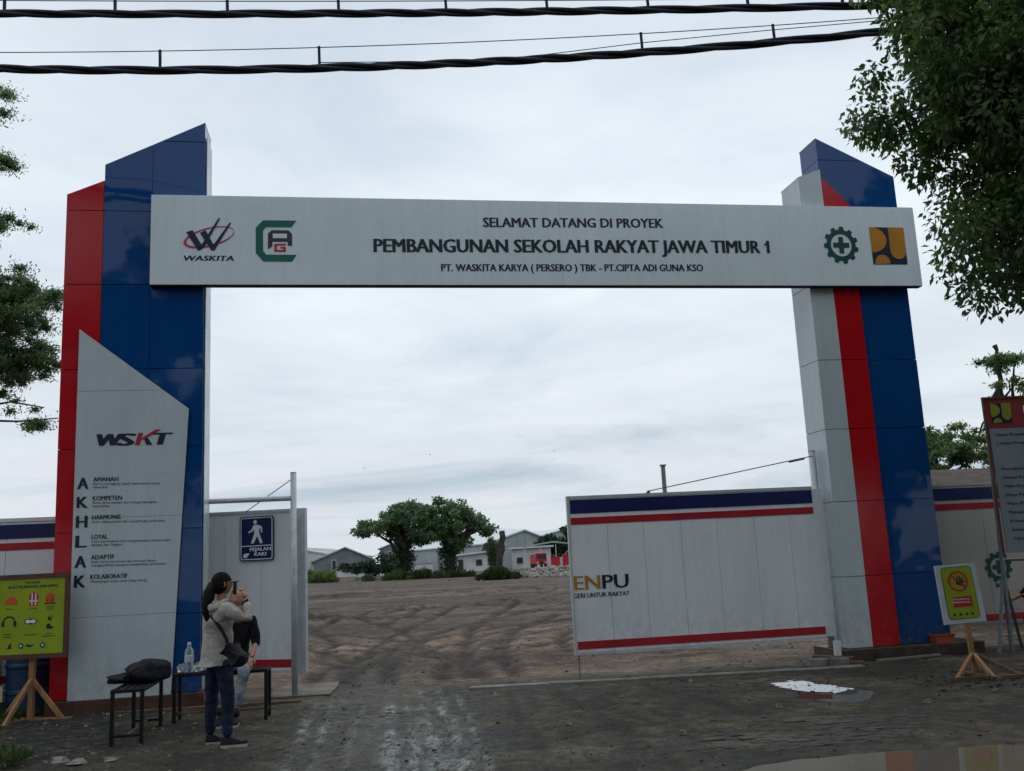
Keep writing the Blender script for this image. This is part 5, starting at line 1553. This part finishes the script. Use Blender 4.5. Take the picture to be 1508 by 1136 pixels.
def hand_mesh(wrist, tip_dir, palm_n, m, curl=.6, s=1.0, sign=1):
    w = Vector(wrist); d = Vector(tip_dir).normalized(); n = Vector(palm_n).normalized(); n = (n - d * n.dot(d)).normalized(); sd_ = d.cross(n) * sign
    obs = []
    V = {'w': (*w, .022 * s), 'p': (*(w + d * .045 * s), (.038 * s, .017 * s)), 'q': (*(w + d * .085 * s), (.034 * s, .014 * s))}
    obs.append(skin('h', V, [('w', 'p'), ('p', 'q')], m, None, 'w', 1))
    mb = MB()
    for i, (o, L_) in enumerate(((-.03, .062), (-.010, .075), (.010, .07), (.030, .055))):
        a = w + d * .08 * s + sd_ * o * s
        P = [a]; dd = d.copy()
        for k in range(3):
            dd = (dd + n * curl * .5).normalized()
            P.append(P[-1] + dd * L_ * s * (.45, .33, .22)[k])
        mb.tube(P, [.0095 * s, .009 * s, .008 * s, .006 * s], 7)
    a = w + d * .03 * s - sd_ * .03 * s
    mb.tube([a, a - sd_ * .022 * s + d * .02 * s + n * .008, a - sd_ * .025 * s + d * .05 * s + n * .02], [.012 * s, .0105 * s, .008 * s], 7)
    obs.append(mb.build('h', m, smooth=True))
    return obs
def shoe(parent, heel, toe, m=None, name='shoe'):
    h, t_ = Vector(heel), Vector(toe)
    d = (t_ - h); L_ = d.length; d.normalize(); s = Vector((d.y, -d.x, 0))
    out = []
    prof = [(0, .030), (.15, .036), (.45, .040), (.75, .046), (.92, .036), (1.0, .015)]
    def ringp(z, k=1.0):
        return [h + d * (p * L_) + s * w * k + Vector((0, 0, z)) for p, w in prof] + [h + d * (p * L_) - s * w * k + Vector((0, 0, z)) for p, w in prof[::-1]]
    def loft(rs, nm, mt):
        mb = MB(); n = len(rs[0])
        for r_ in rs: mb.v += [tuple(p) for p in r_]
        for j in range(len(rs) - 1):
            for i in range(n):
                k = (i + 1) % n
                mb.f.append((j * n + i, j * n + k, (j + 1) * n + k, (j + 1) * n + i))
        mb.f.append(tuple(range(n))[::-1]); mb.f.append(tuple(range((len(rs) - 1) * n, len(rs) * n)))
        return mb.build(nm, mt, parent if nm == name else None, smooth=False)
    up = loft([ringp(.031, .98), ringp(.055, .95), [p + Vector((0, 0, .0)) for p in [h + d * (q * L_ * .92 + .005) + s * w * .7 + Vector((0, 0, .10 - .055 * sstep(.35, .9, q))) for q, w in prof] + [h + d * (q * L_ * .92 + .005) - s * w * .7 + Vector((0, 0, .10 - .055 * sstep(.35, .9, q))) for q, w in prof[::-1]]]], name, m or M['shoe'])
    so_ = loft([ringp(0, 1.03), ringp(.030, 1.05)], 'sole', M['sole']); so_.parent = up
    return up

def woman():
    t = empty('person', (-3.0, 9.75, 0), 0, 'standing person in pale hoodie, cap and dark jeans photographing with a phone', 'person')
    O = Vector((-3.0, 9.75, 0))
    def L(x, y, z): return (x - O.x, y - O.y, z)
    f = Vector((.80, .60, 0)); hd = Vector(L(-2.985, 9.74, 1.545))
    zf = .03
    B = {'pel': (*L(-3.01, 9.75, .90), .08), 'sp': (*L(-3.02, 9.75, 1.08), .095), 'ch': (*L(-3.01, 9.745, 1.24), .11), 'nk': (*L(-2.995, 9.74, 1.37), .048), 'hd': (*L(-2.985, 9.745, 1.47), .05),
         'sl': (*L(-3.125, 9.88, 1.30), .055), 'sr': (*L(-2.88, 9.62, 1.31), .055), 'el': (*L(-2.86, 9.90, 1.22), .038), 'wl': (*L(-2.76, 9.80, 1.40), .027), 'er': (*L(-2.66, 9.56, 1.205), .038), 'wr': (*L(-2.725, 9.64, 1.40), .026),
         'hl': (*L(-3.07, 9.81, .82), .06), 'hr': (*L(-2.96, 9.70, .82), .06), 'kl': (*L(-3.115, 9.85, .46), .058), 'kr': (*L(-2.90, 9.67, .46), .058), 'al': (*L(-3.13, 9.86, .10), .036), 'ar': (*L(-2.905, 9.67, .10), .036)}
    EE = [('pel', 'sp'), ('sp', 'ch'), ('ch', 'nk'), ('nk', 'hd'), ('ch', 'sl'), ('ch', 'sr'), ('sl', 'el'), ('el', 'wl'), ('sr', 'er'), ('er', 'wr'), ('pel', 'hl'), ('pel', 'hr'), ('hl', 'kl'), ('hr', 'kr'), ('kl', 'al'), ('kr', 'ar')]
    body = skin('body', B, EE, M['skin'], t, 'pel', 2)
    ex = head_mesh(t, hd, f, M['skin'])
    ph = Vector(L(-2.845, 9.70, 1.49))
    ex += hand_mesh(B['wr'][:3], (-.45, .25, .9), (-.9, .3, -.2), M['skin'], .8)
    ex += hand_mesh(B['wl'][:3], (-.35, -.3, .9), (-.7, -.6, 0), M['skin'], .8, sign=-1)
    join_into(body, ex)
    # hoodie
    H = {'hem': (*L(-3.025, 9.745, .765), (.178, .178)), 'b': (*L(-3.03, 9.75, .92), (.168, .158)), 'sp': (*L(-3.03, 9.755, 1.10), (.152, .13)), 'ch': (*L(-3.015, 9.75, 1.25), (.150, .125)), 'nk': (*L(-3.0, 9.745, 1.355), .075),
         'sl': (*L(-3.14, 9.90, 1.295), .075), 'sr': (*L(-2.88, 9.61, 1.30), .078), 'el': (*L(-2.87, 9.92, 1.20), .058), 'wl': (*L(-2.775, 9.82, 1.36), .040), 'mr': (*L(-2.76, 9.585, 1.235), .066), 'er': (*L(-2.655, 9.55, 1.195), .058), 'fr': (*L(-2.69, 9.60, 1.29), .047), 'wr': (*L(-2.72, 9.63, 1.365), .036)}
    HE = [('hem', 'b'), ('b', 'sp'), ('sp', 'ch'), ('ch', 'nk'), ('ch', 'sl'), ('ch', 'sr'), ('sl', 'el'), ('el', 'wl'), ('sr', 'mr'), ('mr', 'er'), ('er', 'fr'), ('fr', 'wr')]
    skin('hoodie', H, HE, M['hoodie'], t, 'b', 3, wr=.013, wf=8)
    # hood lying on the back
    hood = blob('hood', L(-3.035, 9.66, 1.305), (.118, .062, .092), M['hoodie'], t, .06, 3, 21)
    MB().tube([L(-3.10, 9.74, 1.385), L(-3.09, 9.655, 1.36), L(-3.045, 9.60, 1.315), L(-2.985, 9.60, 1.325), L(-2.93, 9.63, 1.37), L(-2.91, 9.70, 1.39)], [.028, .036, .038, .038, .034, .026], 10).build('hood_edge', M['hoodie'], t, smooth=True)
    # jeans
    J = {'pel': (*L(-3.015, 9.755, .84), (.10, .10)), 'hl': (*L(-3.075, 9.82, .775), .088), 'hr': (*L(-2.955, 9.69, .775), .090), 'tl': (*L(-3.105, 9.84, .62), .082), 'tr': (*L(-2.92, 9.67, .62), .084), 'kl': (*L(-3.115, 9.85, .45), .066), 'kr': (*L(-2.90, 9.665, .45), .068), 'cl': (*L(-3.125, 9.855, .27), .060), 'cr': (*L(-2.905, 9.67, .27), .060), 'al': (*L(-3.13, 9.86, .09), .048), 'ar': (*L(-2.905, 9.67, .09), .048)}
    JE = [('pel', 'hl'), ('pel', 'hr'), ('hl', 'tl'), ('hr', 'tr'), ('tl', 'kl'), ('tr', 'kr'), ('kl', 'cl'), ('kr', 'cr'), ('cl', 'al'), ('cr', 'ar')]
    skin('jeans', J, JE, M['jeans'], t, 'pel', 3, wr=.004, wf=16)
    shoe(t, L(-3.17, 9.84, zf - .03), L(-2.985, 9.90, zf - .03))
    shoe(t, L(-2.96, 9.64, zf - .03), L(-2.715, 9.70, zf - .03))
    # hair, ponytail through the cap
    hair = blob('hair', hd - f * .022 + Vector((0, 0, .005)), (.085, .085, .108), M['hair'], t, .03, 5, 31)
    P = [hd - f * .09 + Vector((0, 0, .01)), hd - f * .115 + Vector((-.01, -.01, -.08)), hd - f * .115 + Vector((-.02, -.03, -.17)), hd - f * .105 + Vector((-.03, -.04, -.26)), hd - f * .095 + Vector((-.035, -.05, -.345))]
    MB().tube(P, [.045, .06, .058, .05, .022], 12).build('ponytail', M['hair'], t, smooth=True)
    # cap
    bm = bmesh.new(); bmesh.ops.create_uvsphere(bm, u_segments=24, v_segments=14, radius=1)
    bmesh.ops.delete(bm, geom=[v for v in bm.verts if v.co.z < .12], context='VERTS')
    s = Vector((f.y, -f.x, 0))
    for v in bm.verts:
        p = v.co.copy()
        v.co = hd + s * p.x * .091 + f * (p.y * .106 - .008) + Vector((0, 0, p.z * .118 + .004))
    me = bpy.data.meshes.new('cap'); bm.to_mesh(me); bm.free()
    me.polygons.foreach_set('use_smooth', [True] * len(me.polygons)); me.materials.append(M['black_top'])
    cp = bpy.data.objects.new('cap', me); COL.objects.link(cp); cp.parent = t
    mb = MB()
    pr = [(-.075, .06), (-.06, .13), (-.02, .165), (.02, .165), (.06, .13), (.075, .06)]
    top = [hd + s * a + f * b_ + Vector((0, 0, .028 - (abs(a) * .2))) for a, b_ in pr]; bot = [p - Vector((0, 0, .006)) for p in top]
    n = len(pr)
    mb.add([tuple(p) for p in top + bot], [tuple(range(n))[::-1], tuple(range(n, 2 * n))] + [(i, (i + 1) % n, n + (i + 1) % n, n + i) for i in range(n)])
    mb.build('brim', M['black_top'], cp)
    MB().tube([Vector(L(-2.735, 9.625, 1.372)), Vector(L(-2.718, 9.632, 1.352))], .041, 14).build('wrist_band', M['black_top'], t)
    # phone and shoulder bag are things of their own
    ph = empty('phone', (-2.845, 9.70, 1.49), R(35), 'black phone held up in front of the face of the standing person', 'phone')
    MB().box(-.006, .006, -.038, .038, -.055, .075).build('body', M['phone'], ph, bevel=.003)
    MB().box(.0062, .0078, -.030, -.008, .040, .065).build('camera_bump', M['dark_glass'], ph)
    bg = empty('shoulder_bag', (-2.78, 9.52, .88), 0, 'black cloth shoulder bag hanging at the hip of the standing person', 'bag')
    Bv = {'a': (-.10, .03, .10, .028), 'b': (-.06, .02, .05, (.062, .05)), 'c': (-.01, .0, -.005, (.10, .065)), 'd': (.05, -.01, -.055, (.115, .07)), 'e': (.095, -.01, -.10, (.075, .05))}
    skin('body', Bv, [('a', 'b'), ('b', 'c'), ('c', 'd'), ('d', 'e')], M['black_cloth'], bg, 'c', 3, wr=.007, wf=9)
    MB().tube([(-.09, -.05, .035), (-.01, -.085, .03), (.07, -.085, -.005), (.135, -.05, -.04)], .006, 6).build('zip', M['cable'], bg)
    P = [(-.08, .02, .085), (-.11, .045, .15), (-.17, .06, .25), (-.25, .08, .345), (-.325, .16, .425), (-.355, .26, .47), (-.33, .36, .475)]
    MB().tube(P, .017, 8).build('strap', M['black_cloth'], bg, smooth=True)
woman()

def seated(name, O, rz, label, top, jeans, hair, show_face=True, pose=None, reach=None):
    t = empty(name, O, rz, label, 'person')
    # local frame: faces -y, seat height .56
    B = {'pel': (0, 0, .64), 'sp': (0, .0, .82), 'ch': (0, .0, 1.02), 'nk': (0, -.01, 1.17), 'hd': (0, -.02, 1.26),
         'sl': (-.16, .0, 1.09), 'sr': (.16, .0, 1.09), 'el': (-.21, -.05, .86), 'er': (.22, -.06, .86), 'wl': (-.15, -.24, .74), 'wr': (.20, -.25, .70),
         'hl': (-.09, -.03, .62), 'hr': (.09, -.03, .62), 'kl': (-.11, -.40, .60), 'kr': (.15, -.38, .58), 'al': (-.09, -.42, .14), 'ar': (.06, -.40, .12)}
    if pose: B.update(pose)
    rad = dict(pel=.11, sp=.095, ch=.11, nk=.045, hd=.05, sl=.052, sr=.052, el=.036, er=.036, wl=.025, wr=.025, hl=.09, hr=.09, kl=.056, kr=.056, al=.036, ar=.036)
    EE = [('pel', 'sp'), ('sp', 'ch'), ('ch', 'nk'), ('nk', 'hd'), ('ch', 'sl'), ('ch', 'sr'), ('sl', 'el'), ('el', 'wl'), ('sr', 'er'), ('er', 'wr'), ('pel', 'hl'), ('pel', 'hr'), ('hl', 'kl'), ('hr', 'kr'), ('kl', 'al'), ('kr', 'ar')]
    body = skin('body', {k: (*v, rad[k]) for k, v in B.items()}, EE, M['skin'], t, 'pel', 2)
    hd = Vector((B['hd'][0], B['hd'][1] - .01, B['hd'][2] + .09))
    ex = head_mesh(t, hd, (0, -1), M['skin'])
    for w, e, sg in (('wl', 'el', 1), ('wr', 'er', -1)):
        d = Vector(B[w]) - Vector(B[e])
        ex += hand_mesh(B[w], d, (0, -.3, -1), M['skin'], .5, sign=sg)
    join_into(body, ex)
    T = {k: (*B[k], r) for k, r in dict(pel=.135, sp=.13, ch=.135, nk=.062, sl=.078, sr=.078, el=.058, er=.058).items()}
    ml, mr = Vector(B['el']).lerp(Vector(B['wl']), .25), Vector(B['er']).lerp(Vector(B['wr']), .25)
    T['ml'] = (*ml, .055); T['mr'] = (*mr, .055)
    skin('top', T, [('pel', 'sp'), ('sp', 'ch'), ('ch', 'nk'), ('ch', 'sl'), ('ch', 'sr'), ('sl', 'el'), ('sr', 'er'), ('el', 'ml'), ('er', 'mr')], top, t, 'pel', 3, wr=.006, wf=11)
    J = {k: (*B[k], r) for k, r in dict(pel=.125, hl=.10, hr=.10, kl=.072, kr=.072).items()}
    for a, b_, c_ in (('kl', 'al', 'cl'), ('kr', 'ar', 'cr')):
        v = Vector(B[a]).lerp(Vector(B[b_]), .85)
        J[c_] = (*v, .05)
    skin('trousers', J, [('pel', 'hl'), ('pel', 'hr'), ('hl', 'kl'), ('hr', 'kr'), ('kl', 'cl'), ('kr', 'cr')], jeans, t, 'pel', 3, wr=.005, wf=15)
    for a in ('al', 'ar'):
        v = Vector(B[a])
        shoe(t, (v.x, v.y + .06, .0), (v.x + (.02 if a == 'ar' else -.02), v.y - .19, .0))
        MB().tube([v + Vector((0, 0, -.02)), v + Vector((0, .0, .07))], .046, 12).build('ankle_boot', M['shoe'], t, smooth=True)
    blob('hair', hd + Vector((0, .03, .012)), (.088, .088, .12), M['hair'], t, .03, 5, 33)
    if hair:
        MB().tube([hd + Vector((0, .08, .0)), hd + Vector((0, .10, -.12)), hd + Vector((.0, .11, -.25))], [.06, .065, .03], 12).build('long_hair', M['hair'], t, smooth=True)
    return t
seated('person', (-3.30, 11.38, .0), R(4), 'seated person in black top and pale ripped jeans half hidden behind the standing one', M['black_top'], M['jeans_light'], True)
# person on white chair at right edge
sp = seated('person', (7.62, 14.25, -.10), R(-62), 'person in black reaching out a hand at the right edge of the picture', M['black_top'], M['black_top'], False,
       pose={'wl': (-.38, -.42, .80), 'el': (-.28, -.16, .90), 'wr': (.05, -.45, .92), 'er': (.2, -.2, .9)})
ch = empty('plastic_chair', (7.66, 14.30, 0), R(-62), 'white plastic chair at the right edge under the person in black', 'chair')
MB().box(-.22, .22, -.22, .22, .42, .45).build('seat', M['white_plastic'], ch, bevel=.01)
MB().box(-.21, .21, .20, .23, .451, .85).build('backrest', M['white_plastic'], ch, bevel=.008)
for sx in (-1, 1):
    for sy in (-1, 1):
        MB().bar((sx * .24, sy * .24, 0), (sx * .19, sy * .19, .42), .035).build('leg', M['white_plastic'], ch)

# ------------------------------------------------------------------ loose stones, clods, weeds, birds
def scatter(name, n, box_, r0_, r1_, m, label, seed, hgt=.5, cond=None):
    g = random.Random(seed)
    P = []
    while len(P) < n:
        x, y = g.uniform(box_[0], box_[1]), g.uniform(box_[2], box_[3])
        if cond and not cond(x, y, g): continue
        r = r0_ * (r1_ / r0_) ** (g.random() ** 2.2)
        P.append((x, y, gz(x, y) + .1 * r, r))
    rocks(name, P, m, label, 'pebbles', 'stuff', seed=seed, hgt=hgt)
dry = lambda x, y, g: puddle_big(np.array(x), np.array(y)) > 1.0 and (puddle_small(np.array(x), np.array(y)) > .9 or g.random() < .2)
scatter('pebbles', 1500, (-6.5, 6.5, 7, 14), .004, .020, M['stone'], 'small pale pebbles strewn over the muddy road', 201, cond=dry)
scatter('clods', 700, (-6.5, 6.5, 7, 14.5), .006, .026, M['stone_dark'], 'dark clods of mud strewn over the road', 202, hgt=.45, cond=dry)
scatter('clods', 260, (4.5, 6.4, 11.0, 12.4), .01, .05, M['stone_dark'], 'dark clods heaped round the foot of the no-touching sign', 203)
scatter('pebbles', 500, (-6.6, -2.6, 8.6, 13), .006, .03, M['stone'], 'grit on the dark bank by the benches', 204)
scatter('clods', 90, (3.0, 3.75, 11.35, 12.35), .006, .03, M['stone_dark'], 'small mud clods lying on the white spill', 208, hgt=.5)
scatter('gravel', 2600, (-6.5, 6.5, 7.2, 13.4), .003, .012, M['brick'], 'fine dark gravel over the muddy road', 209, hgt=.7, cond=dry)
scatter('soil_crumbs', 1500, (-6, 9, 14, 30), .01, .04, mat('brown soil crumbs', (.11, .085, .07), .9, var=.4), 'brown soil crumbs on the field beyond the gate', 205)
g = random.Random(77)
sp_ = [(-4.35, 9.32, .11), (-4.1, 9.15, .10), (-3.85, 9.22, .07), (-5.05, 9.6, .09), (-2.35, 9.5, .05), (-1.0, 10.6, .04), (1.4, 9.2, .05), (.4, 10.0, .04), (4.1, 10.3, .05), (5.1, 10.9, .045), (2.6, 10.4, .045), (-.4, 12.4, .05), (1.1, 11.6, .04), (4.6, 9.2, .05), (-2.2, 12.0, .05), (2.1, 12.8, .045)]
slab = ['small pale stone beside the shoes of the standing person', 'lone stone on the wet tyre track', 'stone near the left end of the large brown puddle', 'stone on the road between tyre track and large puddle', 'stone midway between white spill and large puddle', 'stone in front of the no-touching sign stand', 'stone just below the small puddle', 'stone by the middle of the concrete edging', 'stone on the paving below the right gate leaf', 'stone at the far side of the large brown puddle', 'stone between the benches and the tyre track', 'stone left of the white spill, near the concrete edging', 'lone stone near the lower right road edge']
labs = ['flat pale slab of broken concrete at the lower left, left piece', 'flat broken concrete slab nearest the lower left edge, right piece', 'small broken slab right of the two concrete slabs at lower left']
for k, (x, y, r) in enumerate(sp_):
    o = rocks('stone', [(0, 0, 0, r)], M['concrete' if k < 4 else 'stone'], labs[k] if k < 3 else slab[k - 3], 'stone', seed=300 + k, hgt=.28 if k < 4 else .55)
    o.location = (x, y, gz(x, y) + .012)
    if k >= 3: o['group'] = 'loose stones on the road'
    else: o['group'] = 'broken concrete slabs'
g = np.random.default_rng(5)
cl = [(-5.3 + g.normal() * .5, 9.05 + g.normal() * .22, gz(-5.3, 9.05) + .01, .14, .12, .05) for _ in range(22)]
turf('weeds', cl, 2600, 'low green weeds in the lower left corner', 'grass', L=.09, seed=206, Wd=.022, bias=.5)
cl = [(-6.4 + .3 * g.normal(), 12.4 + g.normal() * .2, .04, .16, .14, .06) for _ in range(8)]
turf('weeds', cl, 900, 'dark weeds by the blue drum', 'grass', L=.10, seed=207, Wd=.02, bias=.2)
for (x, y, z, lab) in ((-5.35, 60, 8.35, 'tiny dark bird in the sky, middle one of three'), (-9.5, 60, 7.7, 'tiny dark bird in the sky, left one of three'), (2.45, 60, 8.2, 'tiny dark bird in the sky, right one of three')):
    t = empty('bird', (x, y, z), R(30), lab, 'bird', 'birds flying over the field'); t.scale = (.6, .6, .6)
    MB().tube([(-.09, 0, 0), (-.03, 0, .005), (.05, 0, .01), (.10, 0, .0)], [.008, .03, .028, .006], 8).build('body', M['cable'], t)
    for sg in (-1, 1):
        MB().add([(-.04, sg * .01, .01), (.04, sg * .01, .012), (.03, sg * .12, .05), (-.05, sg * .20, .03), (-.03, sg * .10, .04)], [(0, 1, 2, 4), (4, 2, 3)]).build('wing', M['cable'], t)
